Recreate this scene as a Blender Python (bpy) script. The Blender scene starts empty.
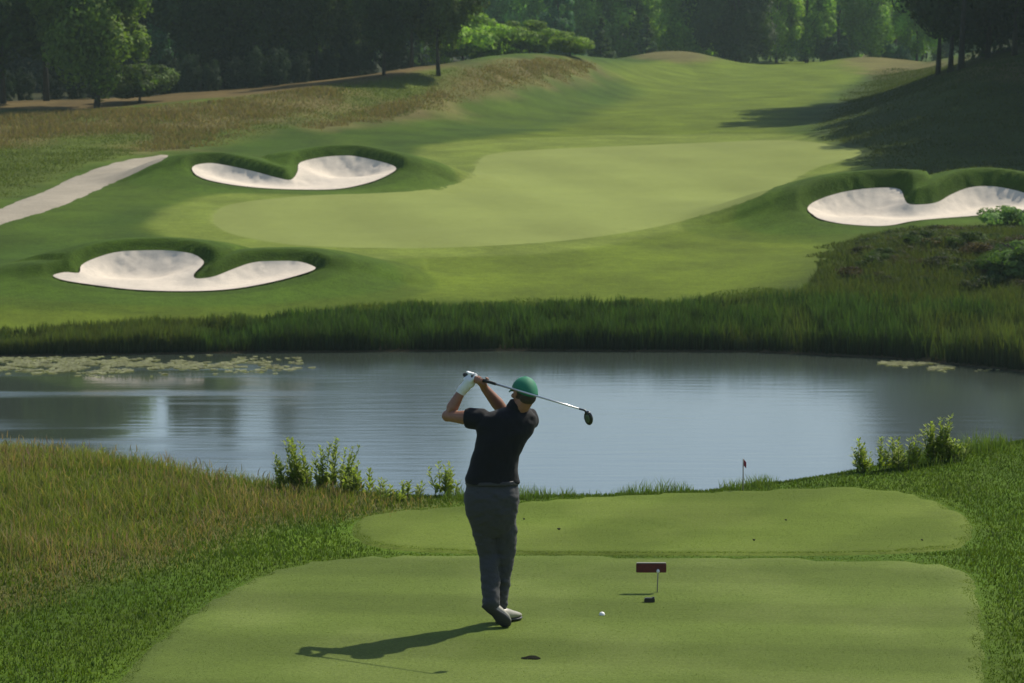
import bpy, bmesh, math, random
import numpy as np
from mathutils import Vector, Matrix
from mathutils.geometry import delaunay_2d_cdt

rad = math.radians
S = bpy.context.scene
C = S.collection
random.seed(7)
RNG = np.random.default_rng(7)

# ------------------------------------------------------------------ camera
CAMZ, F, PITCH = 10.1, 2900.0, math.atan(301.5 / 2900.0)
cam = bpy.data.cameras.new('camera')
cam.lens = F / 1024 * 36.0
cam.sensor_width = 36.0
cam.clip_start, cam.clip_end = 0.5, 6000
cam.dof.use_dof = True
cam.dof.focus_distance = 21.0
cam.dof.aperture_fstop = 7.5
camo = bpy.data.objects.new('camera', cam)
camo.location = (0, 0, CAMZ)
camo.rotation_euler = (math.pi / 2 - PITCH, 0, 0)
C.objects.link(camo)
S.camera = camo

# ------------------------------------------------------------------ light
SUN_EL = rad(49.5)
SUN_DIR = Vector((0.74, 0.67, 0)).normalized() * math.cos(SUN_EL) + Vector((0, 0, math.sin(SUN_EL)))
w = bpy.data.worlds.new('World'); S.world = w; w.use_nodes = True
nt = w.node_tree
sky = nt.nodes.new('ShaderNodeTexSky'); sky.sky_type = 'NISHITA'; sky.sun_disc = False
sky.sun_elevation = SUN_EL
sky.sun_rotation = math.atan2(SUN_DIR.x, SUN_DIR.y)
sky.air_density = 1.0; sky.dust_density = 1.0; sky.ozone_density = 1.0
bg = nt.nodes['Background']
nt.links.new(sky.outputs[0], bg.inputs[0]); bg.inputs[1].default_value = 0.118
sl = bpy.data.lights.new('sun', 'SUN'); sl.energy = 4.6; sl.angle = rad(0.53); sl.color = (1.0, 0.93, 0.79)
so = bpy.data.objects.new('sun', sl); C.objects.link(so)
so.rotation_euler = (-SUN_DIR).to_track_quat('-Z', 'Y').to_euler()
so.location = (40, 40, 80)
S.view_settings.view_transform = 'Standard'; S.view_settings.look = 'None'
S.view_settings.exposure = 0.18; S.view_settings.gamma = 1.0
S.view_settings.use_curve_mapping = False
S.render.engine = 'CYCLES'
S.cycles.use_denoising = True
S.cycles.max_bounces = 6; S.cycles.diffuse_bounces = 3; S.cycles.glossy_bounces = 3
S.cycles.transparent_max_bounces = 6; S.cycles.transmission_bounces = 3
S.cycles.caustics_reflective = False; S.cycles.caustics_refractive = False
S.cycles.sample_clamp_indirect = 4

# ------------------------------------------------------------------ helpers
def sm(t):
    t = np.clip(t, 0, 1); return t * t * (3 - 2 * t)

def tag(o, label=None, cat=None, group=None, kind=None):
    if label: o['label'] = label
    if cat: o['category'] = cat
    if group: o['group'] = group
    if kind: o['kind'] = kind
    return o

def empty(name, loc=(0, 0, 0), rz=0.0):
    o = bpy.data.objects.new(name, None); C.objects.link(o)
    o.location = loc; o.rotation_euler = (0, 0, rz); o.empty_display_size = 0.1
    return o

def link(name, me, mat=None, parent=None, loc=None):
    o = bpy.data.objects.new(name, me); C.objects.link(o)
    if mat is not None and not me.materials: me.materials.append(mat)
    if parent is not None: o.parent = parent
    if loc is not None: o.location = loc
    return o

def mesh_np(name, verts, faces, cols=None, smooth=False):
    """faces: (n,3) or (n,4) int array; cols: (nverts,3)"""
    me = bpy.data.meshes.new(name)
    verts = np.asarray(verts, dtype=np.float32); faces = np.asarray(faces, dtype=np.int32)
    n, k = faces.shape
    me.vertices.add(len(verts)); me.vertices.foreach_set('co', verts.ravel())
    me.loops.add(n * k); me.loops.foreach_set('vertex_index', faces.ravel())
    me.polygons.add(n)
    me.polygons.foreach_set('loop_start', np.arange(0, n * k, k, dtype=np.int32))
    me.polygons.foreach_set('loop_total', np.full(n, k, dtype=np.int32))
    if smooth: me.polygons.foreach_set('use_smooth', np.ones(n, dtype=bool))
    if cols is not None:
        a = me.color_attributes.new('Col', 'FLOAT_COLOR', 'POINT')
        c4 = np.ones((len(verts), 4), dtype=np.float32); c4[:, :3] = cols
        a.data.foreach_set('color', c4.ravel())
    me.update(calc_edges=True)
    return me

class Noise:
    """value noise, 2-D, numpy"""
    def __init__(s, seed): s.g = np.random.default_rng(seed).random((256, 256))
    def __call__(s, x, y):
        xi = np.floor(x).astype(int); yi = np.floor(y).astype(int)
        fx = sm(x - xi); fy = sm(y - yi)
        g = s.g
        a = g[xi & 255, yi & 255]; b = g[(xi + 1) & 255, yi & 255]
        c = g[xi & 255, (yi + 1) & 255]; d = g[(xi + 1) & 255, (yi + 1) & 255]
        return (a * (1 - fx) + b * fx) * (1 - fy) + (c * (1 - fx) + d * fx) * fy
    def fbm(s, x, y, o=3):
        v = 0; a = 0.5; t = 0
        for i in range(o):
            v = v + a * s(x * 2 ** i + 17.3 * i, y * 2 ** i + 5.1 * i); t += a; a *= 0.5
        return v / t
NZ = Noise(3); NZ2 = Noise(11)

# ------------------------------------------------------------------ materials
def newmat(name):
    m = bpy.data.materials.new(name); m.use_nodes = True
    return m, m.node_tree, m.node_tree.nodes['Principled BSDF']

def simple(name, col, rough=0.6, metal=0.0, spec=0.5, noise=0.0, nscale=30.0, bump=0.0, sheen=0.0):
    m, t, b = newmat(name)
    b.inputs['Base Color'].default_value = (*col, 1); b.inputs['Roughness'].default_value = rough
    b.inputs['Metallic'].default_value = metal; b.inputs['Specular IOR Level'].default_value = spec
    if sheen: b.inputs['Sheen Weight'].default_value = sheen
    if noise or bump:
        tc = t.nodes.new('ShaderNodeTexCoord'); n = t.nodes.new('ShaderNodeTexNoise')
        n.inputs['Scale'].default_value = nscale; n.inputs['Detail'].default_value = 4
        t.links.new(tc.outputs['Object'], n.inputs['Vector'])
        if noise:
            r = t.nodes.new('ShaderNodeMapRange')
            r.inputs['From Min'].default_value = 0.3; r.inputs['From Max'].default_value = 0.7
            r.inputs['To Min'].default_value = 1 - noise; r.inputs['To Max'].default_value = 1 + noise
            t.links.new(n.outputs['Fac'], r.inputs['Value'])
            mx = t.nodes.new('ShaderNodeVectorMath'); mx.operation = 'SCALE'
            mx.inputs[0].default_value = col
            t.links.new(r.outputs[0], mx.inputs['Scale']); t.links.new(mx.outputs[0], b.inputs['Base Color'])
        if bump:
            bp = t.nodes.new('ShaderNodeBump'); bp.inputs['Strength'].default_value = bump
            bp.inputs['Distance'].default_value = 0.01
            t.links.new(n.outputs['Fac'], bp.inputs['Height']); t.links.new(bp.outputs[0], b.inputs['Normal'])
    return m

def leafmat(name, tint=(1, 1, 1), trans=0.35, var=0.25, rough=0.7):
    """colour from the mesh's Col attribute, per object variation, translucent leaves"""
    m, t, b = newmat(name)
    at = t.nodes.new('ShaderNodeVertexColor'); at.layer_name = 'Col'
    oi = t.nodes.new('ShaderNodeObjectInfo')
    mr = t.nodes.new('ShaderNodeMapRange'); mr.inputs['To Min'].default_value = 1 - var; mr.inputs['To Max'].default_value = 1 + var
    t.links.new(oi.outputs['Random'], mr.inputs['Value'])
    mu = t.nodes.new('ShaderNodeVectorMath'); mu.operation = 'MULTIPLY'; mu.inputs[1].default_value = tint
    t.links.new(at.outputs[0], mu.inputs[0])
    oc = t.nodes.new('ShaderNodeVectorMath'); oc.operation = 'MULTIPLY'
    t.links.new(mu.outputs[0], oc.inputs[0]); t.links.new(oi.outputs['Color'], oc.inputs[1])
    sc = t.nodes.new('ShaderNodeVectorMath'); sc.operation = 'SCALE'
    t.links.new(oc.outputs[0], sc.inputs[0]); t.links.new(mr.outputs[0], sc.inputs['Scale'])
    t.links.new(sc.outputs[0], b.inputs['Base Color'])
    b.inputs['Roughness'].default_value = rough; b.inputs['Specular IOR Level'].default_value = 0.25
    tr = t.nodes.new('ShaderNodeBsdfTranslucent')
    s2 = t.nodes.new('ShaderNodeVectorMath'); s2.operation = 'MULTIPLY'; s2.inputs[1].default_value = (1.25, 1.35, 0.6)
    t.links.new(sc.outputs[0], s2.inputs[0]); t.links.new(s2.outputs[0], tr.inputs[0])
    mx = t.nodes.new('ShaderNodeMixShader'); mx.inputs[0].default_value = trans
    t.links.new(b.outputs[0], mx.inputs[1]); t.links.new(tr.outputs[0], mx.inputs[2])
    t.links.new(mx.outputs[0], t.nodes['Material Output'].inputs[0])
    return m

def groundmat(name, fine=25.0, coarse=0.35, amp=0.3, bump=0.6, stretch=(1, 1, 1), grain=0.25, bdist=0.03):
    m, t, b = newmat(name)
    at = t.nodes.new('ShaderNodeVertexColor'); at.layer_name = 'Col'
    tc = t.nodes.new('ShaderNodeTexCoord')
    mp = t.nodes.new('ShaderNodeMapping'); mp.inputs['Scale'].default_value = stretch
    t.links.new(tc.outputs['Object'], mp.inputs[0])
    def noise(scale, det):
        n = t.nodes.new('ShaderNodeTexNoise'); n.inputs['Scale'].default_value = scale; n.inputs['Detail'].default_value = det
        t.links.new(mp.outputs[0], n.inputs['Vector']); return n
    n1 = noise(coarse, 6); n2 = noise(fine, 3); n3 = noise(fine * 0.18, 4)
    def rng(n, a, lo=0.3, hi=0.7):
        r = t.nodes.new('ShaderNodeMapRange'); r.inputs['From Min'].default_value = lo; r.inputs['From Max'].default_value = hi
        r.inputs['To Min'].default_value = 1 - a; r.inputs['To Max'].default_value = 1 + a
        t.links.new(n.outputs['Fac'], r.inputs['Value']); return r
    a, bb, c = rng(n1, amp), rng(n2, grain), rng(n3, amp * 0.6)
    m1 = t.nodes.new('ShaderNodeMath'); m1.operation = 'MULTIPLY'
    m2 = t.nodes.new('ShaderNodeMath'); m2.operation = 'MULTIPLY'
    t.links.new(a.outputs[0], m1.inputs[0]); t.links.new(bb.outputs[0], m1.inputs[1])
    t.links.new(m1.outputs[0], m2.inputs[0]); t.links.new(c.outputs[0], m2.inputs[1])
    sc = t.nodes.new('ShaderNodeVectorMath'); sc.operation = 'SCALE'
    t.links.new(at.outputs[0], sc.inputs[0]); t.links.new(m2.outputs[0], sc.inputs['Scale'])
    t.links.new(sc.outputs[0], b.inputs['Base Color'])
    b.inputs['Roughness'].default_value = 0.85; b.inputs['Specular IOR Level'].default_value = 0.06
    b.inputs['Sheen Weight'].default_value = 0.0; b.inputs['Sheen Roughness'].default_value = 0.5
    b.inputs['Sheen Tint'].default_value = (0.7, 0.85, 0.4, 1)
    ad = t.nodes.new('ShaderNodeMath'); ad.operation = 'ADD'
    t.links.new(n2.outputs['Fac'], ad.inputs[0]); t.links.new(n3.outputs['Fac'], ad.inputs[1])
    bp = t.nodes.new('ShaderNodeBump'); bp.inputs['Strength'].default_value = bump; bp.inputs['Distance'].default_value = bdist
    t.links.new(ad.outputs[0], bp.inputs['Height']); t.links.new(bp.outputs[0], b.inputs['Normal'])
    return m

M_GROUND = groundmat('rough_ground', fine=14, coarse=0.30, amp=0.22, bump=0.7, grain=0.22)
M_FAIR = groundmat('fairway_turf', fine=10, coarse=0.12, amp=0.07, bump=0.2, grain=0.06)
M_TEE = groundmat('tee_turf', fine=70, coarse=0.9, amp=0.10, bump=0.9, stretch=(0.6, 1.5, 1), grain=0.26, bdist=0.005)
M_PATH = groundmat('path_gravel', fine=12, coarse=0.4, amp=0.10, bump=0.4, grain=0.15)
M_SAND = groundmat('white_sand', fine=6, coarse=0.5, amp=0.02, bump=0.2, grain=0.04, bdist=0.04)
M_SAND.node_tree.nodes['Principled BSDF'].inputs['Sheen Weight'].default_value = 0
M_PATH.node_tree.nodes['Principled BSDF'].inputs['Sheen Weight'].default_value = 0
M_BLADE = leafmat('grass_blades', trans=0.4, var=0.0)
M_LEAF = leafmat('tree_leaves', trans=0.45, var=0.15)
M_BARK = simple('bark', (0.030, 0.025, 0.020), 0.9, noise=0.4, nscale=4, bump=0.8)

# ------------------------------------------------------------------ pixel rays and the terrain height
def ray(px, py):
    px = np.asarray(px, float); py = np.asarray(py, float)
    cy = -(py - 341.5)
    sp, cp = math.sin(PITCH), math.cos(PITCH)
    wy = F * cp + cy * sp
    wz = cy * cp - F * sp
    return (px - 512) / wy, wz / wy

SHX = np.array([-400, -60, -30, -16, -8, 0, 8, 12, 14.5, 17, 30, 60, 400.])
SHY = np.array([60, 72, 90, 92.6, 93.6, 94.2, 93.8, 92.0, 89.5, 86.5, 72, 60, 50.])
PY = np.array([0, 2.5, 7, 12, 23, 42, 60, 86, 110, 152, 200, 231, 266, 340, 420, 600, 1500.])
PZ = np.array([0.02, 0.55, 1.15, 1.4, 1.85, 2.6, 3.0, 3.6, 4.05, 5.0, 6.15, 7.0, 7.15, 7.2, 7.2, 7.5, 10.])
TEE_Z = 6.0
EX = np.array([-60, -9, -5.3, -4.2, -3.0, -2.0, -1.0, 0.0, 0.8, 1.8, 2.7, 3.6, 5.1, 9, 60.])
EY = np.array([36, 29.5, 28.0, 27.6, 26.7, 26.2, 25.85, 25.8, 25.85, 26.15, 26.8, 27.7, 28.3, 29, 34.])
RX = np.array([-200, -60, -35, -23, -13.5, -5, 2.4, 10, 18])
RY = np.array([180, 190, 200, 205, 214, 230, 250, 278, 300.])
RA = np.array([1.5, 1.3, 1.35, 1.8, 2.65, 3.5, 4.0, 2.4, 0.2])

def H0(X, Y):
    X = np.asarray(X, float); Y = np.asarray(Y, float)
    # near plateau and its bank down to the pond
    e = np.interp(X, EX, EY)
    d = np.clip(Y - e, 0, None)
    near = TEE_Z - np.where(d < 1.0, 0.17 * d * d, 0.17 + 0.34 * (d - 1.0))
    near = near - 0.03 * sm((Y - 22.75) / 0.5) + 0.22 * sm((X - 3.4) / 2.5) * sm((Y - 22) / 6)
    near = near + 0.12 * sm((-X - 2.0) / 3.0) * sm((Y - 20) / 4) + 0.10 * (NZ.fbm(X * 0.5 + 9, Y * 0.5, 2) - 0.5) * sm((-X - 1.8) / 1.5)
    near = near - 0.06 * sm((Y - 15) / -3)
    near = np.maximum(near, -1.2)
    # far side
    s = np.interp(X, SHX, SHY)
    t = Y - s
    base = np.interp(t, PY, PZ)
    for o in (2.0, -2.0): base = base + np.interp(np.maximum(t + o * sm(t / 20), 0), PY, PZ)
    base = base / 3
    base = np.where(t < 0, np.maximum(t * 0.35, -1.2), base)
    # ridge left to centre
    ry = np.interp(X, RX, RY); ra = np.interp(X, RX, RA)
    for o in (4, -4): ra = ra + np.interp(X + o, RX, RA)
    ra = ra / 3
    side = Y - ry
    base = base + ra * np.where(side < 0, np.exp(-(side / 22.0) ** 2), np.exp(-(side / 45.0) ** 2))
    # hill on the right
    base = base + 4.3 * sm((X - 13 - 0.20 * np.clip(Y - 170, 0, 400)) / 17) * sm((Y - 148) / 62) * (1 - sm((Y - 260) / 120))
    # rough mound by the right shore
    base = base + 0.85 * np.exp(-((X - 17) / 7.0) ** 2 - ((Y - 106) / 6.0) ** 2)
    # soft undulation
    base = base + (0.55 * (NZ.fbm(X / 11 + 3, Y / 16, 2) - 0.5) + 0.18 * (NZ2.fbm(X / 3.5, Y / 5, 2) - 0.5)) * sm((t - 8) / 20)
    far = base
    # far mowed mounds near the horizon
    far = far + 1.5 * np.exp(-((X - 18.5) / 6.0) ** 2 - ((Y - 318) / 16) ** 2) + 0.9 * np.exp(-((X - 40) / 6.0) ** 2 - ((Y - 330) / 16) ** 2)
    k = (Y > 62)
    return np.where(k, far, near)

YS = np.concatenate([np.arange(12, 40, 0.05), np.arange(40, 130, 0.15), np.arange(130, 600, 0.5)])
def ground_at(px, py, fn=H0):
    out = []
    for a, b in zip(np.atleast_1d(px), np.atleast_1d(py)):
        ux, uz = ray(a, b)
        z = CAMZ + uz * YS
        h = fn(ux * YS, YS)
        i = int(np.argmax(z < h))
        if i == 0: i = len(YS) - 1
        f0 = (z[i - 1] - h[i - 1]); f1 = (h[i] - z[i])
        y = YS[i - 1] + (YS[i] - YS[i - 1]) * f0 / max(f0 + f1, 1e-6)
        out.append((ux * y, y))
    return np.array(out)

def spline(pts, n=4):
    P = np.array(pts, float); m = len(P); out = []
    for i in range(m):
        p0, p1, p2, p3 = P[i - 1], P[i], P[(i + 1) % m], P[(i + 2) % m]
        for k in range(n):
            t = k / n
            out.append(0.5 * ((2 * p1) + (-p0 + p2) * t + (2 * p0 - 5 * p1 + 4 * p2 - p3) * t * t + (-p0 + 3 * p1 - 3 * p2 + p3) * t ** 3))
    return np.array(out)

def sdf(poly, X, Y, near=False):
    """signed distance (negative inside); optionally nearest boundary point"""
    X = np.asarray(X, float); Y = np.asarray(Y, float)
    sh = X.shape; x = X.ravel(); y = Y.ravel()
    best = np.full(x.shape, 1e18); nx = np.zeros_like(x); ny = np.zeros_like(x)
    ins = np.zeros(x.shape, bool)
    m = len(poly)
    for i in range(m):
        ax, ay = poly[i]; bx, by = poly[(i + 1) % m]
        dx, dy = bx - ax, by - ay
        L = dx * dx + dy * dy + 1e-12
        t = np.clip(((x - ax) * dx + (y - ay) * dy) / L, 0, 1)
        qx, qy = ax + t * dx, ay + t * dy
        d = (x - qx) ** 2 + (y - qy) ** 2
        k = d < best
        best[k] = d[k]; nx[k] = qx[k]; ny[k] = qy[k]
        c = ((ay > y) != (by > y)) & (x < (bx - ax) * (y - ay) / (by - ay + 1e-12) + ax)
        ins ^= c
    d = np.sqrt(best); d[ins] *= -1
    if near: return d.reshape(sh), nx.reshape(sh), ny.reshape(sh)
    return d.reshape(sh)

def sdf_box(poly, X, Y, pad):
    """sdf only evaluated near the polygon, 1e3 elsewhere"""
    out = np.full(X.shape, 1e3)
    k = (X > poly[:, 0].min() - pad) & (X < poly[:, 0].max() + pad) & (Y > poly[:, 1].min() - pad) & (Y < poly[:, 1].max() + pad)
    if k.any(): out[k] = sdf(poly, X[k], Y[k])
    return out

# ------------------------------------------------------------------ bunkers
B1 = [(53,276),(65,272.7),(79,273.2),(81.5,265.7),(95,258.7),(116,252.7),(140,251),(168,251),(191,254),(202,260),(203,265),(194,274.5),(197,279),(214,277),(232,270),(253,263),(277,261.5),(298,262),(312,266),(315,269.5),(302,274.5),(274,282),(239,288.5),(204,291.3),(158,291.3),(123,289),(84,284),(63,280.4)]
B2 = [(192,169),(197,165),(211,163.5),(228,166),(253,171.5),(277,178),(291,180),(297.5,172),(299,164),(309,160),(327,157),(348,156),(363,158),(386,163.4),(396,168),(392,173),(375,181),(357,186),(340,189),(316,190),(274,189),(239,186),(211,181),(197,175.7)]
B3 = [(807.5,209),(814.5,202),(835.6,194.3),(860,189.7),(886,188),(900,190),(904,198),(908,204),(920,205),(937,202.7),(951,195),(969,188),(990,186.6),(1011,189.7),(1029,195),(1045,202),(1038,209),(1020,211),(1001,213),(976,216),(941,218.6),(913,221.4),(892,225.5),(871,226.3),(842,224),(821,219.6),(813,215)]
BUNK = []
for pts, pyf, slope, lip, fall in ((B1, 291.3, 0.38, 0.38, 4.6), (B2, 190, 0.34, 0.52, 5.4), (B3, 226.3, 0.38, 0.75, 5.6)):
    P = spline(pts, 4)
    front = max(pts, key=lambda p: p[1])
    g = ground_at(front[0], front[1])[0]
    z0 = float(H0(g[0], g[1])); y0 = g[1]
    ux, uz = ray(P[:, 0], P[:, 1])
    yy = (z0 - slope * y0 - CAMZ) / (uz - slope)          # meet the tilted sand plane
    poly = np.stack([ux * yy, yy], 1)
    BUNK.append((poly, z0, y0, slope, lip, fall))

def H(X, Y):
    X = np.asarray(X, float); Y = np.asarray(Y, float)
    h = H0(X, Y)
    for poly, z0, y0, slope, lip, fall in BUNK:
        k = (X > poly[:, 0].min() - 16) & (X < poly[:, 0].max() + 16) & (Y > poly[:, 1].min() - 16) & (Y < poly[:, 1].max() + 16)
        if not k.any(): continue
        x, y = X[k], Y[k]
        s, qx, qy = sdf(poly, x, y, True)
        plane = z0 + slope * (y - y0)
        wi = sm(((qy - y) / np.maximum(-s, 1e-6) + 0.15) / 0.7)
        inside = plane - (0.06 + 0.62 * wi) * sm(-s / 0.85)
        e = z0 + slope * (qy - y0) - H0(qx, qy)
        sp = np.maximum(s, 1e-6)
        ny = (y - qy) / sp
        wgt = sm((ny + 0.45) / 1.0) * 0.95 + 0.05
        L = lip * sm((s - 0.17) / 0.32) * wgt
        fd_ = fall * (0.38 + 0.62 * np.clip(ny, 0, 1))
        dec = np.exp(-(np.maximum(s - 0.6, 0) / fd_) ** 2)
        outside = H0(x, y) + (e + L) * dec
        h[k] = np.where(s < 0, inside, outside)
    return h

def project(pts, n=4, fn=None):
    P = spline(pts, n)
    return ground_at(P[:, 0], P[:, 1], fn or H)

# ------------------------------------------------------------------ mown areas (outlines)
TEE_NEAR = [(70,735),(112,683),(140,655),(175,625),(215,598),(260,576),(310,564),(370,558.5),(500,557.5),(620,558.5),(760,560),(880,563),(950,567),(974,578),(983,605),(988,640),(987,683),(980,740),(900,790),(500,800),(140,790)]
TEE_FAR = [(348,532),(353,523),(375,515.5),(420,510.5),(480,506),(540,502),(600,498.5),(700,494),(800,490),(850,489.5),(900,493),(940,503),(965,515),(976,530),(971,542),(950,551),(880,555),(780,556.5),(640,556),(500,555),(410,552),(363,545)]
GREEN = [(213,216),(226,206),(260,200),(320,195),(380,193),(430,189),(462,181),(474,171),(478,162),(492,154),(535,150),(600,147),(700,143),(780,140),(835,145),(862,152),(845,160),(815,168),(790,182),(745,202),(700,216),(640,230),(560,241),(480,246),(390,248),(300,245),(240,236),(217,226)]
PATHP = [(-130,262),(-60,232),(0,207),(40,192),(75,176),(115,162),(150,156),(164,154.5),(172,155),(168,159),(155,165),(140,173),(112,184),(87,197),(50,211),(20,220),(0,227),(-50,250),(-110,285)]
LOWER = [(150,228),(260,250),(385,252),(405,270),(400,296),(520,304),(680,304),(800,285),(850,262),(835,244),(770,236),(740,226),(700,210),(560,215),(300,215)]
UPPER = [(430,150),(470,140),(560,128),(600,112),(640,90),(600,70),(640,62),(700,59),(800,60),(880,60),(900,66),(860,80),(820,100),(780,130),(860,160),(700,150),(560,155)]
STRIP = [(-80,318),(0,310),(150,302),(260,306),(340,300),(420,305),(330,322),(150,334),(0,345),(-80,350)]
APRON = [(150,218),(190,200),(260,190),(400,188),(430,176),(415,152),(480,140),(700,134),(820,136),(900,150),(850,170),(800,200),(760,216),(700,226),(640,240),(560,252),(480,256),(390,258),(280,255),(180,242)]
# rough of red-brown fescue (pixels as seen)
BROWN1 = [(-100,150),(-100,118),(0,113),(100,110),(180,104),(250,96),(300,88),(360,90),(330,108),(270,125),(230,140),(200,150),(160,152),(130,150),(140,135),(60,138),(0,150)]
BROWN2 = [(300,125),(340,112),(420,92),(470,70),(520,59),(585,60),(600,70),(565,80),(500,90),(450,104),(420,116),(380,122),(330,130)]
BROWN3 = [(630,58),(655,50),(690,46),(722,52),(712,60),(670,62)]
BROWN4 = [(842,50),(900,58),(1100,66),(1100,78),(960,78),(860,72)]
MOUNDP = [(700,316),(745,304),(790,290),(815,274),(832,256),(850,242),(880,234),(930,230),(1000,230),(1060,232),(1120,240),(1120,315)]
HILLLP = [(-110,205),(-110,118),(0,113),(180,104),(300,88),(360,80),(470,66),(560,60),(600,66),(580,78),(470,100),(420,118),(300,128),(240,142),(190,150),(150,152),(80,170),(0,200)]
HILLRP = [(850,160),(815,135),(838,100),(868,76),(905,66),(1100,66),(1100,172),(900,170)]
FESP = [(-140,640),(-120,430),(0,425),(110,432),(200,455),(300,480),(400,497),(440,502),(400,512),(330,520),(260,530),(200,552),(130,572),(60,592),(0,612)]
W = {k: project(v) for k, v in dict(TN=TEE_NEAR, TF=TEE_FAR, GR=GREEN, PA=PATHP, LO=LOWER, UP=UPPER, ST=STRIP, AP=APRON, R1=BROWN1, R2=BROWN2, R3=BROWN3, R4=BROWN4, HL=HILLLP, HR=HILLRP, MO=MOUNDP, FE=FESP).items()}

# linear base colours of the surfaces
C_ROUGH = np.array([0.038, 0.070, 0.006])
C_MID = np.array([0.066, 0.104, 0.008])
C_FAIR = np.array([0.098, 0.134, 0.011])
C_APRON = np.array([0.135, 0.174, 0.028])
C_GREEN = np.array([0.185, 0.218, 0.056])
C_BROWN = np.array([0.135, 0.108, 0.042])
C_MUD = np.array([0.05, 0.042, 0.022])
C_TEE = np.array([0.090, 0.126, 0.024])
C_TEE2 = np.array([0.090, 0.128, 0.018])

def mixc(c, t, col): return c * (1 - t[..., None]) + col * t[..., None]
def zone_colour(X, Y):
    n = NZ.fbm(X / 2.5, Y / 4.0, 3) - 0.5
    n2 = NZ2.fbm(X / 9.0, Y / 14.0, 3)
    c = np.zeros(X.shape + (3,)) + C_ROUGH
    far = sm((Y - 95) / 4)
    c = mixc(c, 0.55 * sm((n2 - 0.35) / 0.3) * far, C_MID)
    for key, col, soft, amt in (('ST', C_FAIR, 2.5, 0.9), ('LO', C_FAIR, 3.0, 0.9), ('UP', C_FAIR, 3.5, 0.9), ('AP', C_APRON, 1.2, 0.85), ('GR', C_GREEN, 0.6, 1.0)):
        s = sdf_box(W[key], X, Y, 12) + n * soft * 0.5
        c = mixc(c, amt * sm(0.5 - s / soft), col)
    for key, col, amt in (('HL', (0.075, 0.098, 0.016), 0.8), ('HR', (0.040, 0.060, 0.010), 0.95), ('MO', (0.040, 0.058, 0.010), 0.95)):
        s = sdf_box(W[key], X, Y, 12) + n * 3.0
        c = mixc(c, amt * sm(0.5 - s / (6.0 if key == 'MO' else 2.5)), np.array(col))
    ry = np.interp(X, RX, RY)
    c = mixc(c, 0.95 * sm((Y - ry + 7) / 4) * (1 - sm((X + 8) / 6)), np.array([0.110, 0.078, 0.032]))
    c = mixc(c, 0.95 * sm((Y - ry - 9) / 5) * (1 - sm((X - 4) / 6)), np.array([0.030, 0.034, 0.014]))
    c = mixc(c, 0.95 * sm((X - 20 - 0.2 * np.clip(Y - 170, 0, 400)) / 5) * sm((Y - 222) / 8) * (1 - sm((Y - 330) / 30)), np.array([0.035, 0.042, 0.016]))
    for key in ('R1', 'R2', 'R3', 'R4'):
        s = sdf_box(W[key], X, Y, 12) + n * 5.0
        c = mixc(c, 0.85 * sm(0.5 - s / 5.0) * (sm((n2 + n * 0.8 - 0.18) / 0.25) if key in ('R1', 'R2') else 0.85), C_BROWN)
    st = sm(np.sin((X * 0.92 + Y * 0.10) * 2 * math.pi / 7.0) * 1.5 + 0.5) * far
    c = c * (0.96 + 0.07 * st[..., None])
    # darker unmown collars round the bunkers
    for b, wd_ in zip(BUNK, (4.6, 3.0, 5.6)):
        s = sdf_box(b[0], X, Y, 8)
        c = mixc(c, 0.62 * sm((wd_ - s) / 0.35), C_MID * 0.85)
    for b in BUNK:
        s = sdf_box(b[0], X, Y, 6)
        c = mixc(c, 0.75 * sm((3.4 - s) / 0.5), C_ROUGH * 1.35)
        c = mixc(c, 0.8 * sm((1.5 - s) / 0.4), C_ROUGH)
    # mud at the waterline
    h = H0(X, Y)
    c = mixc(c, sm((0.35 - h) / 0.3), C_MUD)
    # near rough
    nearm = (Y < 60)
    nn = NZ.fbm(X * 0.8, Y * 0.8, 3)
    cn = mixc(np.zeros(X.shape + (3,)) + C_ROUGH * 1.5, 0.6 * sm((nn - 0.4) / 0.3), C_MID)
    sF = sdf_box(W['FE'], X, Y, 12)
    cn = mixc(cn, 0.9 * sm(0.5 - sF / 0.8), np.array([0.100, 0.098, 0.034]))
    c = np.where(nearm[..., None], cn, c)
    return c

# ------------------------------------------------------------------ ground sheet
rows = np.concatenate([np.arange(-25, 15, 2.0), np.arange(15, 31, 0.10), np.arange(31, 86, 0.7), np.arange(86, 100, 0.25),
                       np.arange(100, 114, 0.17), np.arange(114, 122, 0.3), np.arange(122, 160, 0.2), np.arange(160, 260, 0.6), np.arange(260, 420, 1.6), np.arange(420, 1500, 25.)])
uo = np.concatenate([np.linspace(0.19, 0.4, 24)[1:], np.geomspace(0.42, 3, 24)])
us = np.concatenate([-uo[::-1], np.linspace(-0.19, 0.19, 420), uo])
UU, YY = np.meshgrid(us, rows)
XX = UU * (YY + 30)
ZZ = H(XX, YY)
for b in BUNK:                                     # the soil lies below the sand sheets
    s = sdf_box(b[0], XX, YY, 1)
    ZZ = np.where(s < -0.02, ZZ - 0.30, np.where(s < 0.15, ZZ - 0.03, ZZ))
for key in ('TN', 'TF', 'GR', 'PA'):
    s = sdf_box(W[key], XX, YY, 1)
    ZZ = np.where(s < -0.30, ZZ - 0.05, ZZ)
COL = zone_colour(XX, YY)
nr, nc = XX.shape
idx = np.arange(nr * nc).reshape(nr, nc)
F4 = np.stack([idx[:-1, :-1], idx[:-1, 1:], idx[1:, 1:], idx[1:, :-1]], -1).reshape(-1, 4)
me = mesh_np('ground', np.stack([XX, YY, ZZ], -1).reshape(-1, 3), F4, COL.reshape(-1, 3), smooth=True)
g = link('ground', me, M_GROUND); tag(g, kind='structure', label='rolling grassy ground of rough and mown turf around the pond')

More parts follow.
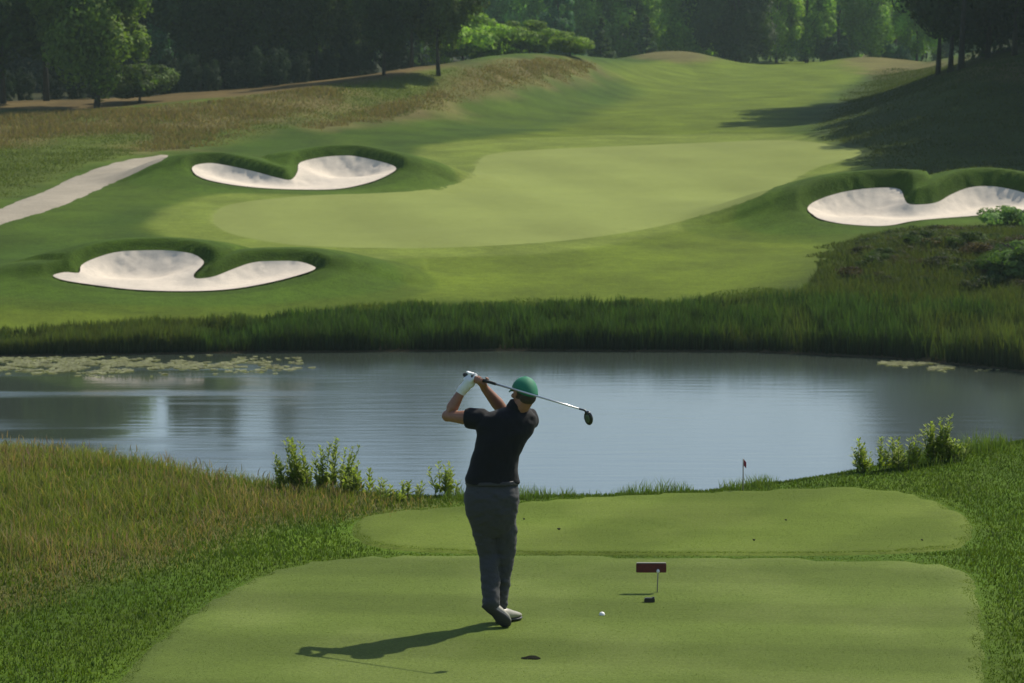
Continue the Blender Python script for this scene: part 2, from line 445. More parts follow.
def sheet(name, poly, mat, step, lift, colfn, hf=H, edge_drop=0.05, relax=0):
    lo = poly.min(0); hi = poly.max(0)
    gx, gy = np.meshgrid(np.arange(lo[0], hi[0], step[0]), np.arange(lo[1], hi[1], step[1]))
    gx = gx + (RNG.random(gx.shape) - .5) * step[0] * .4; gy = gy + (RNG.random(gy.shape) - .5) * step[1] * .4
    s = sdf(poly, gx, gy); k = s < -min(step) * 0.4
    pts = np.concatenate([poly, np.stack([gx[k], gy[k]], 1)])
    n = len(poly)
    vs, es, fs, _, _, _ = delaunay_2d_cdt([Vector(p) for p in pts], [], [list(range(n))], 1, 1e-5)
    V = np.array([(v.x, v.y) for v in vs])
    z = hf(V[:, 0], V[:, 1]) + lift
    s = sdf(poly, V[:, 0], V[:, 1])
    z = np.where(s > -1e-3, z - edge_drop, z)          # the rim dips into the turf
    F3 = np.array([f for f in fs if len(f) == 3], dtype=np.int32)
    if relax:
        e = np.concatenate([F3[:, [0, 1]], F3[:, [1, 2]], F3[:, [2, 0]]]); e = np.concatenate([e, e[:, ::-1]])
        cnt = np.maximum(np.bincount(e[:, 0], minlength=len(z)), 1)
        fix = s > -0.05
        for _ in range(relax):
            z = np.where(fix, z, np.bincount(e[:, 0], weights=z[e[:, 1]], minlength=len(z)) / cnt)
    m = mesh_np(name, np.column_stack([V, z]), F3, colfn(V[:, 0], V[:, 1]), smooth=True)
    return link(name, m, mat)

def c_green(X, Y):
    n = NZ.fbm(X / 6, Y / 10, 3) - 0.5
    c = np.zeros(X.shape + (3,)) + C_GREEN
    st = sm(np.sin((X * 0.92 + Y * 0.18) * 2 * math.pi / 6.5) * 1.5 + 0.5)
    return c * (1 + 0.25 * n[..., None]) * (0.96 + 0.07 * st[..., None])
def c_tee(base):
    def f(X, Y):
        n = NZ2.fbm(X / 0.9, Y / 1.2, 3)
        st = sm((np.sin((X * 0.9 - Y * 0.55) * 2 * math.pi / 2.3 + 0.6) * 2.0 + 1) / 2) if base is C_TEE2 else sm((np.sin((Y + X * 0.12) * 2 * math.pi / 1.5) * 2.0 + 1) / 2)
        c = np.zeros(X.shape + (3,)) + base
        c = mixc(c, 0.55 * sm((n - 0.45) / 0.25), base * np.array([1.40, 1.28, 1.7]))
        return c * (0.90 + 0.17 * st[..., None])
    return f
def c_flat(col, v=0.15):
    def f(X, Y):
        n = NZ.fbm(X / 1.5, Y / 2.5, 3) - 0.5
        return (np.zeros(X.shape + (3,)) + np.array(col)) * (1 + v * n[..., None])
    return f
tag(sheet('green', W['GR'], M_FAIR, (0.8, 1.2), 0.03, c_green, edge_drop=0.03), kind='structure', label='pale closely mown green between the sand bunkers')
tag(sheet('path', W['PA'], M_PATH, (0.5, 0.8), 0.03, c_flat((0.30, 0.265, 0.205))), kind='structure', label='pale gravel path winding down the left hillside')
tag(sheet('tee_box', W['TN'], M_TEE, (0.12, 0.12), 0.03, c_tee(C_TEE), edge_drop=0.045), kind='structure', label='large near mown tee under the golfer')
tag(sheet('tee_box', W['TF'], M_TEE, (0.12, 0.12), 0.03, c_tee(C_TEE2), edge_drop=0.045), kind='structure', label='smaller forward mown tee at the edge of the pond')
for b, lab in zip(BUNK, ('white sand bunker with a grass tongue, nearest the pond on the left',
                         'white sand bunker beside the path end, at the back left of the green',
                         'white sand bunker under the shaded hillside on the right of the green')):
    o = sheet('sand_bunker', b[0], M_SAND, (0.16, 0.14), 0.02, c_flat((0.64, 0.56, 0.455), 0.04), edge_drop=0.0, relax=14)
    tag(o, lab, 'sand bunker', 'white sand bunkers round the green', 'structure')

# ------------------------------------------------------------------ water
m, t, b = newmat('pond_water')
b.inputs['Base Color'].default_value = (0.038, 0.050, 0.038, 1)
b.inputs['Roughness'].default_value = 0.15; b.inputs['IOR'].default_value = 2.2  # index set above that of water to strengthen the sky reflection
tc = t.nodes.new('ShaderNodeTexCoord')
def wn(scale, st, det):
    mp = t.nodes.new('ShaderNodeMapping'); mp.inputs['Scale'].default_value = st
    t.links.new(tc.outputs['Object'], mp.inputs[0])
    n = t.nodes.new('ShaderNodeTexNoise'); n.inputs['Scale'].default_value = scale; n.inputs['Detail'].default_value = det
    t.links.new(mp.outputs[0], n.inputs['Vector']); return n
n1 = wn(1.3, (0.35, 2.0, 1), 2); n2 = wn(0.10, (0.3, 3.0, 1), 3)
r = t.nodes.new('ShaderNodeMapRange'); r.inputs['From Min'].default_value = 0.49; r.inputs['From Max'].default_value = 0.64
r.inputs['To Min'].default_value = 0.03; r.inputs['To Max'].default_value = 0.22
t.links.new(n2.outputs['Fac'], r.inputs['Value'])
bp = t.nodes.new('ShaderNodeBump'); bp.inputs['Distance'].default_value = 0.05
sx = t.nodes.new('ShaderNodeSeparateXYZ'); t.links.new(tc.outputs['Object'], sx.inputs[0])
rx_ = t.nodes.new('ShaderNodeMapRange'); rx_.interpolation_type = 'SMOOTHSTEP'
rx_.inputs['From Min'].default_value = -12; rx_.inputs['From Max'].default_value = -3
rx_.inputs['To Min'].default_value = 0.0; rx_.inputs['To Max'].default_value = 1.0
t.links.new(sx.outputs[0], rx_.inputs['Value'])
ml = t.nodes.new('ShaderNodeMix')                       # banded calm and ripple on the left, even light ripple elsewhere
t.links.new(rx_.outputs[0], ml.inputs[0]); t.links.new(r.outputs[0], ml.inputs[2]); ml.inputs[3].default_value = 0.13
t.links.new(ml.outputs[0], bp.inputs['Strength'])
r2 = t.nodes.new('ShaderNodeMapRange'); r2.inputs['From Min'].default_value = 0.05; r2.inputs['From Max'].default_value = 0.2
r2.inputs['To Min'].default_value = 0.055; r2.inputs['To Max'].default_value = 0.22
t.links.new(ml.outputs[0], r2.inputs['Value']); t.links.new(r2.outputs[0], b.inputs['Roughness'])
t.links.new(n1.outputs['Fac'], bp.inputs['Height']); t.links.new(bp.outputs[0], b.inputs['Normal'])
M_WATER = m
wx = [(-140, 30), (140, 30), (140, 110), (-140, 110)]
me = bpy.data.meshes.new('water'); me.from_pydata([(x, y, 0) for x, y in wx], [], [(0, 1, 2, 3)])
tag(link('water', me, M_WATER), kind='structure', label='still pond reflecting pale sky and dark trees')

# ------------------------------------------------------------------ grasses
def blades(name, P, h, wd, lean, cb, ct, seg=2, mat=M_BLADE, curl=0.5):
    """P (n,3) feet, h heights, wd widths, lean amount; cb, ct colours (n,3) at foot and tip"""
    n = len(P)
    a = RNG.random(n) * 2 * math.pi
    la = RNG.random(n) * 2 * math.pi
    side = np.stack([np.cos(a), np.sin(a), np.zeros(n)], 1)
    ld = np.stack([np.cos(la), np.sin(la), np.zeros(n)], 1) * (h * lean * RNG.random(n))[:, None]
    up = np.array([0, 0, 1.0])
    V = []; K = []
    ts = np.linspace(0, 1, seg + 1)
    for i, tt in enumerate(ts[:-1]):
        c = P + up * (h * tt)[:, None] + ld * tt ** 2
        w_ = (wd * (1 - 0.45 * tt))[:, None] * side * 0.5
        V += [c - w_, c + w_]; K += [cb * (1 - tt) + ct * tt] * 2
    tip = P + up * (h * (1 - curl * lean * 0.2))[:, None] + ld
    V.append(tip); K.append(ct)
    nv = len(V)
    V = np.stack(V, 1).reshape(-1, 3); K = np.stack(K, 1).reshape(-1, 3)
    base = (np.arange(n) * nv)[:, None]
    Fs = []
    for i in range(seg - 1):
        j = 2 * i
        Fs += [base + np.array([[j, j + 1, j + 3]]), base + np.array([[j, j + 3, j + 2]])]
    j = 2 * (seg - 1)
    Fs.append(base + np.array([[j, j + 1, j + 2]]))
    me = mesh_np(name, V, np.concatenate(Fs), K)
    return link(name, me, mat)

def scatter(n, x0, x1, y0, y1):
    return RNG.uniform(x0, x1, n), RNG.uniform(y0, y1, n)
def tint(n, col, v=0.25, hv=0.12):
    b_ = 1 + v * (RNG.random((n, 1)) * 2 - 1)
    return np.array(col) * b_ * (1 + hv * (RNG.random((n, 3)) * 2 - 1))

# short rough round the tees
x, y = scatter(330000, -6.2, 6.2, 17.6, 31.0)
edge = np.interp(x, EX, EY) + 1.3
fx = (np.abs(x) < 0.187 * y + 0.3) & (y < edge)
s1 = sdf_box(W['TN'], x, y, 1.0); s2 = sdf_box(W['TF'], x, y, 1.0)
k = fx & (s1 > 0.0) & (s2 > 0.0)
x, y, s1, s2 = x[k], y[k], s1[k], s2[k]
n = len(x); dens = NZ.fbm(x * 1.3, y * 1.3, 3)
hh = (0.020 + 0.025 * RNG.random(n)) * (0.7 + 0.7 * dens) * np.where(np.minimum(s1, s2) < 0.10, 0.6, 1.0) * np.where(np.maximum(s1, s2) < 0.45, 0.5, 1.0)
P = np.stack([x, y, H(x, y) - 0.005], 1)
cb = tint(n, (0.052, 0.086, 0.011)); ct = tint(n, (0.078, 0.120, 0.014), 0.3) * (0.7 + 0.7 * dens)[:, None]
tag(blades('rough_grass', P, hh, 0.007 + 0.004 * RNG.random(n), 0.9, cb, ct), 'short green rough grass surrounding both tees', 'grass', kind='stuff')

# short stubble on the tees, so their surface is grass
x, y = scatter(260000, -4.0, 4.2, 17.8, 27.2)
s1 = sdf_box(W['TN'], x, y, 1.0); s2 = sdf_box(W['TF'], x, y, 1.0)
k = ((s1 < 0) | (s2 < 0)) & (np.abs(x) < 0.187 * y + 0.2)
x, y, s1 = x[k], y[k], s1[k]; n = len(x)
P = np.stack([x, y, H(x, y) + 0.025], 1)
cc = np.where((s1 < 0)[:, None], C_TEE * 1.15, C_TEE2 * 1.1)
nn = (0.85 + 0.5 * sm((NZ2.fbm(x / 0.9, y / 1.2, 3) - 0.4) / 0.3))[:, None]
cb = cc * 0.95 * nn; ct = cc * nn * (0.85 + 0.4 * RNG.random((n, 1)))
tag(blades('mown_grass', P, 0.005 + 0.007 * RNG.random(n), 0.006 + 0.003 * RNG.random(n), 1.2, cb, ct, seg=1), 'closely mown short grass on the two tees', 'grass', kind='stuff')

# tall fescue on the left of the tees
FES = W['FE']
xx, yy = scatter(230000, -9, 0.2, 19, 33)
s = sdf(FES, xx, yy)
edge = np.interp(xx, EX, EY) + 2.2
pr = sm((0.35 - s) / 0.9) * (0.35 + 0.65 * NZ.fbm(xx * 0.9 + 4, yy * 0.9, 3))
k = (RNG.random(len(xx)) < pr) & (yy < edge)
x, y, s = xx[k], yy[k], s[k]; n = len(x)
clump = NZ.fbm(x * 1.6, y * 1.6, 3); brn = sm((NZ2.fbm(x * 0.55 + 8, y * 0.55, 3) - 0.42) / 0.16)
edgeg = sm((y - (np.interp(x, EX, EY) - 1.0)) / 1.0)
brn = brn * (1 - 0.6 * edgeg)
fade = sm((0.2 - s) / 1.4)
hh = (0.05 + 0.11 * RNG.random(n)) * (0.45 + 1.1 * clump) * (0.35 + 0.65 * fade) + 0.03
P = np.stack([x, y, H(x, y) - 0.01], 1)
cb = tint(n, (0.095, 0.125, 0.025)); g1 = tint(n, (0.190, 0.225, 0.040), 0.35); g2 = tint(n, (0.310, 0.235, 0.110), 0.35)
pick = (RNG.random(n) < 0.20 + 0.46 * brn)[:, None]
ct = np.where(pick, g2, g1); cb = np.where(pick, tint(n, (0.20, 0.16, 0.07)), cb)
tag(blades('fescue_grass', P, hh, 0.004 + 0.004 * RNG.random(n), 0.9, cb, ct, seg=2), 'long red-brown and green grass left of the tees', 'grass', kind='stuff')

# seed heads above the fescue
k = RNG.random(n) < 0.14 * fade * (0.2 + brn)
x2, y2, h2 = x[k], y[k], hh[k]; n2 = len(x2)
P = np.stack([x2, y2, H(x2, y2) + h2 * 0.75], 1)
cc = tint(n2, (0.22, 0.16, 0.09), 0.3)
tag(blades('seed_heads', P, h2 * 0.3 + 0.03, 0.007 + 0.004 * RNG.random(n2), 0.7, cc, cc * 1.15), 'pale brown seed heads over the long grass', 'grass', kind='stuff')

# wispy grass along the edge of the plateau behind the forward tee
n = 16000
x = RNG.uniform(-4, 6.4, n); e = np.interp(x, EX, EY)
y = e + RNG.normal(0.55, 0.45, n)
cl = NZ.fbm(x * 2.2, y * 0.8, 3)
k = (cl > 0.42) & (sdf_box(W['TF'], x, y, 1.0) > 0.04); x, y, cl = x[k], y[k], cl[k]; n = len(x)
hh = 0.04 + 0.16 * RNG.random(n) ** 2 * cl * 1.3 + 0.10 * sm((x - 2.6) / 2.0) * RNG.random(n)
P = np.stack([x, y, H(x, y) - 0.01], 1)
tag(blades('edge_grass', P, hh, 0.006 + 0.003 * RNG.random(n), 0.6, tint(n, (0.06, 0.10, 0.02)), tint(n, (0.15, 0.21, 0.045), 0.35)), 'wispy grass along the bank edge above the pond', 'grass', kind='stuff')

# reeds of the far shore
n = 90000
x = RNG.uniform(-24, 24, n); s = np.interp(x, SHX, SHY)
dep = RNG.random(n) ** 1.3
wdt = np.interp(x, [-24, -14, -6, 0, 8, 14, 24], [2.4, 2.4, 4.0, 4.5, 5.5, 7, 8])
y = s + 0.1 + dep * wdt
cl = NZ.fbm(x * 0.55, y * 0.5, 3)
k = RNG.random(n) < 0.30 + 1.0 * sm((cl - 0.35) / 0.25)
x, y, cl, dep = x[k], y[k], cl[k], dep[k]; n = len(x)
top = np.interp(x, [-24, -16, -14, -9, -5, 0, 8, 12, 24], [0.45, 0.5, 0.62, 0.62, 0.78, 0.85, 0.9, 1.0, 1.05])
cl2 = NZ2.fbm(x * 2.6, y * 1.5, 2)
hh = top * (0.20 + 0.85 * cl + 0.70 * cl2) * (0.55 + 0.70 * RNG.random(n)) * (1 - 0.45 * dep)
P = np.stack([x, y, H(x, y) - 0.02], 1)
yel = sm((NZ2.fbm(x * 0.25, y * 0.25 + 7, 3) - 0.45) / 0.2)[:, None]
ct = tint(n, (0.052, 0.095, 0.018), 0.4) * (0.4 + 1.2 * cl2)[:, None] * (1 - yel * .5) + tint(n, (0.15, 0.16, 0.04), 0.3) * yel * .5
tag(blades('reeds', P, hh, 0.030 + 0.025 * RNG.random(n), 0.35, tint(n, (0.020, 0.034, 0.010)), ct, seg=2), 'dark green reeds lining the far shore of the pond', 'reeds', kind='stuff')

# long grass on the far hills
def far_grass(name, label, poly, dens, h0, h1, wd, cb_, ct_, thr=0.35, nsc=0.25, maxn=60000, lean=0.8):
    lo = poly.min(0) - 1; hi = poly.max(0) + 1
    N = int(min((hi[0] - lo[0]) * (hi[1] - lo[1]) * dens, 400000))
    x, y = scatter(N, lo[0], hi[0], lo[1], hi[1])
    s = sdf(poly, x, y); cl = NZ.fbm(x * nsc + 31, y * nsc, 3)
    k = (s + (cl - 0.5) * 4 < 0) & (RNG.random(N) < 0.45 + 0.55 * sm((cl - thr) / 0.25))
    for b in BUNK: k &= sdf_box(b[0], x, y, 3) > 1.2
    k &= sdf_box(W['PA'], x, y, 2) > 0.15
    k &= sdf_box(W['GR'], x, y, 2) > 0.6
    x, y, cl, s = x[k][:maxn], y[k][:maxn], cl[k][:maxn], s[k][:maxn]; n = len(x)
    hh = (h0 + (h1 - h0) * RNG.random(n)) * (0.6 + 0.8 * cl) * (0.25 + 0.75 * sm((1.5 - s) / 4))
    P = np.stack([x, y, H(x, y) - 0.02], 1)
    o = blades(name, P, hh, wd * (0.7 + 0.6 * RNG.random(n)), lean, tint(n, cb_), tint(n, ct_, 0.35), seg=1)
    return tag(o, label, 'grass', kind='stuff')
MOUND = W['MO']
far_grass('mound_grass', 'olive long grass on the mound below the right bunker', MOUND, 330, 0.25, 0.6, 0.045, (0.035, 0.050, 0.010), (0.085, 0.105, 0.022), 0.3, 0.5)
HILLL = W['HL']
far_grass('hill_grass', 'long green grass on the left hillside', HILLL, 110, 0.06, 0.20, 0.06, (0.075, 0.10, 0.016), (0.115, 0.145, 0.022), 0.3, 0.3)
for i, (kk, lab) in enumerate((('R1', 'red-brown long grass on the hillside above the path'), ('R2', 'red-brown long grass on the ridge in front of the leafy trees'), ('R3', 'brown long grass on the small mound at the far end of the fairway'), ('R4', 'brown long grass under the trees on the right hilltop'))):
    far_grass('brown_grass', lab, W[kk], 60, 0.15, 0.4, 0.06, (0.14, 0.11, 0.045), (0.225, 0.170, 0.075), 0.36, 0.3)
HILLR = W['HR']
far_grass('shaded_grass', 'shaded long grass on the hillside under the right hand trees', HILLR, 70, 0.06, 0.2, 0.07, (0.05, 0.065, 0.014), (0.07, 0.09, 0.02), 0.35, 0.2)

# lily pads
def pads(name, label, regions):
    V = []; Fc = []; K = []; j = 0
    for (px0, px1, py0, py1, cnt) in regions:
        for q in range(cnt):
            px = random.uniform(px0, px1); py = random.gauss((py0 + py1) / 2, (py1 - py0) / 4)
            ux, uz = ray(px, py); y_ = -CAMZ / uz; x_ = float(ux * y_); y_ = float(y_)
            if random.random() < ((px - px0) / (px1 - px0)) ** 2.5 * 1.1: continue
            if y_ > float(np.interp(x_, SHX, SHY)) - 0.25: continue
            if NZ.fbm(np.array([x_ * 2.0]), np.array([y_ * 1.2]), 3)[0] < 0.47: continue
            r_ = random.uniform(0.05, 0.13); a0 = random.random() * 6.28
            col = np.array([0.27, 0.28, 0.15]) * random.uniform(0.6, 1.3)
            V.append((x_, y_, 0.006)); K.append(col)
            for a in range(9):
                an = a0 + 0.2 + a * (2 * math.pi - 0.4) / 8
                V.append((x_ + r_ * math.cos(an), y_ + r_ * math.sin(an), 0.005 + random.uniform(0, 0.02))); K.append(col)
            for a in range(8): Fc.append((j, j + 1 + a, j + 2 + a))
            j += 10
    me = mesh_np(name, V, Fc, np.array(K)); tag(link(name, me, M_BLADE), label, 'lily pads', kind='stuff')
pads('lily_pads', 'pale floating lily pads by the left part of the far shore', [(-60, 330, 358, 372, 5600), (60, 200, 360, 374, 1200), (-60, 40, 356, 364, 500)])
pads('lily_pads', 'pale floating lily pads by the far shore on the right', [(880, 960, 361, 366, 420), (930, 1010, 365, 371, 500)])

# ------------------------------------------------------------------ trees
def crown_np(seed, rx, ry, h, nclump, nleaf, leaf, shape='broad', col=(0.06, 0.095, 0.022)):
    """leaf-sized quads scattered in clumps through the crown volume; base of the crown at z=0"""
    r = np.random.default_rng(seed)
    cs = []
    while len(cs) < nclump:
        p = r.uniform(-1, 1, 3)
        if shape == 'cone':
            t = r.random() ** 1.4; R = (1 - t) * 0.95 + 0.05; a = r.random() * 6.28; q = math.sqrt(r.random())
            cs.append((R * q * math.cos(a), R * q * math.sin(a), t * 2 - 1, 0.10 + 0.16 * (1 - t))); continue
        d = np.linalg.norm(p)
        if d > 1 or d < 0.35: continue
        wdt = 1.0
        if shape == 'broad' and p[2] < -0.4: wdt = 0.75
        cs.append((p[0] * wdt * 0.85, p[1] * wdt * 0.85, p[2] * 0.88, r.uniform(0.18, 0.36) * (1.25 if h < 4 else 1)))
    cs = np.array(cs)
    i = r.integers(0, len(cs), nleaf)
    d = r.normal(size=(nleaf, 3)); d /= np.linalg.norm(d, axis=1)[:, None]
    rr = r.random(nleaf) ** 0.38
    c = cs[i]
    flat = 0.8 if shape != 'cone' else 0.45
    P = c[:, :3] + d * (c[:, 3] * rr)[:, None] * np.array([1, 1, flat])
    P = P * np.array([rx, ry, h / 2]) + np.array([0, 0, h / 2])
    nrm = d * 1.6 + r.normal(size=(nleaf, 3)) * 0.5 + np.array([0, 0, 0.35]); nrm /= np.linalg.norm(nrm, axis=1)[:, None]
    a = np.cross(nrm, r.normal(size=(nleaf, 3))); a /= np.linalg.norm(a, axis=1)[:, None]
    b_ = np.cross(nrm, a)
    sz = leaf * (0.6 + 0.8 * r.random(nleaf))[:, None] * 0.5
    V = np.stack([P - a * sz, P + b_ * sz * 0.55, P + a * sz, P - b_ * sz * 0.55], 1).reshape(-1, 3)
    Fq = np.arange(nleaf * 4).reshape(-1, 4)
    cc = 1 + 0.35 * (r.random(len(cs)) * 2 - 1)
    K = np.array(col) * (cc[i] * (0.75 + 0.5 * r.random(nleaf)))[:, None]
    K = K * (1 + 0.12 * (r.random((nleaf, 3)) - 0.5))
    return V, Fq, np.repeat(K, 4, axis=0), cs * np.array([rx, ry, h / 2, 1]) + np.array([0, 0, h / 2, 0])

def tube_bm(bm, pts, radii, seg=8):
    rings = []
    for i, (p, r_) in enumerate(zip(pts, radii)):
        p = Vector(p)
        d = (Vector(pts[min(i + 1, len(pts) - 1)]) - Vector(pts[max(i - 1, 0)])).normalized()
        a = d.orthogonal().normalized(); b_ = d.cross(a)
        if rings:                                     # keep the twist low
            ref = rings[-1][1]; a = (ref - d * ref.dot(d)).normalized(); b_ = d.cross(a)
        vs = [bm.verts.new(p + (a * math.cos(q * 2 * math.pi / seg) + b_ * math.sin(q * 2 * math.pi / seg)) * r_) for q in range(seg)]
        rings.append((vs, a))
    for (v0, _), (v1, _) in zip(rings, rings[1:]):
        for q in range(seg): bm.faces.new((v0[q], v0[(q + 1) % seg], v1[(q + 1) % seg], v1[q]))
    bm.faces.new(rings[0][0][::-1]); bm.faces.new(rings[-1][0])

def bm_mesh(name, bm, smooth=True):
    bmesh.ops.recalc_face_normals(bm, faces=bm.faces)
    me = bpy.data.meshes.new(name); bm.to_mesh(me); bm.free()
    if smooth: me.polygons.foreach_set('use_smooth', np.ones(len(me.polygons), bool))
    return me

TREES = {}
def tree_kind(key, seed, rx, h, bare, shape, nclump, nleaf, leaf, col, tr):
    V, Fq, K, cs = crown_np(seed, rx, rx * 0.95, h, nclump, nleaf, leaf, shape, col)
    V[:, 2] += bare
    cme = mesh_np(key + '_crown', V, Fq, K); cme.materials.append(M_LEAF)
    r = random.Random(seed)
    bm = bmesh.new()
    ht = bare + h * (0.85 if shape != 'cone' else 0.97)
    n = 7; px = py = 0; pts = []; rads = []
    for i in range(n):
        t_ = i / (n - 1)
        pts.append((px, py, t_ * ht - 0.3 * (i == 0))); rads.append(tr * (1 - 0.85 * t_) * (1.5 if i == 0 else 1))
        px += r.uniform(-1, 1) * tr * 0.9; py += r.uniform(-1, 1) * tr * 0.9
    tube_bm(bm, pts, rads, 9)
    for q in range(8 if shape != 'cone' else 4):
        c = cs[r.randrange(len(cs))]
        k_ = r.randrange(2, 5); p = Vector(pts[k_])
        e_ = Vector((c[0], c[1], c[2] + bare)) * 0.9
        if e_.z < p.z: e_.z = p.z + 0.5
        mid = (p + e_) / 2 + Vector((0, 0, -0.06 * (e_ - p).length))
        tube_bm(bm, [p, mid, e_], [rads[k_] * 0.5, rads[k_] * 0.32, 0.03], 6)
    tme = bm_mesh(key + '_trunk', bm); tme.materials.append(M_BARK)
    TREES[key] = (cme, tme, bare + h)

G_OAK = (0.078, 0.118, 0.024); G_DARK = (0.028, 0.050, 0.018); G_LITE = (0.085, 0.135, 0.028); G_CON = (0.030, 0.056, 0.026)
tree_kind('oak_a', 1, 5.0, 12.0, 2.4, 'broad', 60, 26000, 0.34, G_OAK, 0.12)
tree_kind('oak_b', 2, 4.2, 13.0, 2.0, 'broad', 50, 24000, 0.34, G_OAK, 0.14)
tree_kind('oak_c', 3, 6.0, 12.0, 1.5, 'broad', 70, 26000, 0.36, G_OAK, 0.15)
tree_kind('low_a', 4, 4.0, 13.0, 0.2, 'oval', 60, 26000, 0.32, G_OAK, 0.16)
tree_kind('tall_a', 5, 3.6, 16.0, 3.4, 'oval', 46, 22000, 0.34, G_OAK, 0.15)
tree_kind('con_a', 6, 3.2, 16.0, 0.6, 'cone', 120, 24000, 0.34, G_CON, 0.24)
tree_kind('low_b', 14, 6.0, 14.0, 0.0, 'oval', 90, 30000, 0.40, G_OAK, 0.2)
tree_kind('con_b', 7, 2.2, 6.0, 0.2, 'cone', 80, 12000, 0.28, G_CON, 0.12)
tree_kind('bush_a', 8, 2.4, 2.6, 0.0, 'oval', 36, 12000, 0.20, G_LITE, 0.08)
tree_kind('bush_b', 9, 1.6, 1.5, 0.0, 'oval', 26, 7000, 0.13, G_OAK, 0.05)

def plant_tree(kind, px, Y, scale, tintc, name, label, cat='tree', group=None, rz=None, xs=1.0, X=None):
    X = float((px - 512) / F * Y) if X is None else X
    z = float(H(np.array([X]), np.array([float(Y)]))[0])
    cme, tme, top = TREES[kind]
    e_ = empty(name, (X, Y, z - 0.05), random.uniform(0, 6.28) if rz is None else rz)
    e_.scale = (scale * xs, scale * xs, scale)
    tag(e_, label, cat, group)
    c = bpy.data.objects.new('crown' if cat == 'tree' else 'foliage', cme); C.objects.link(c); c.parent = e_
    c.color = (*tintc, 1)
    t_ = bpy.data.objects.new('trunk' if cat == 'tree' else 'stem', tme); C.objects.link(t_); t_.parent = e_
    return e_

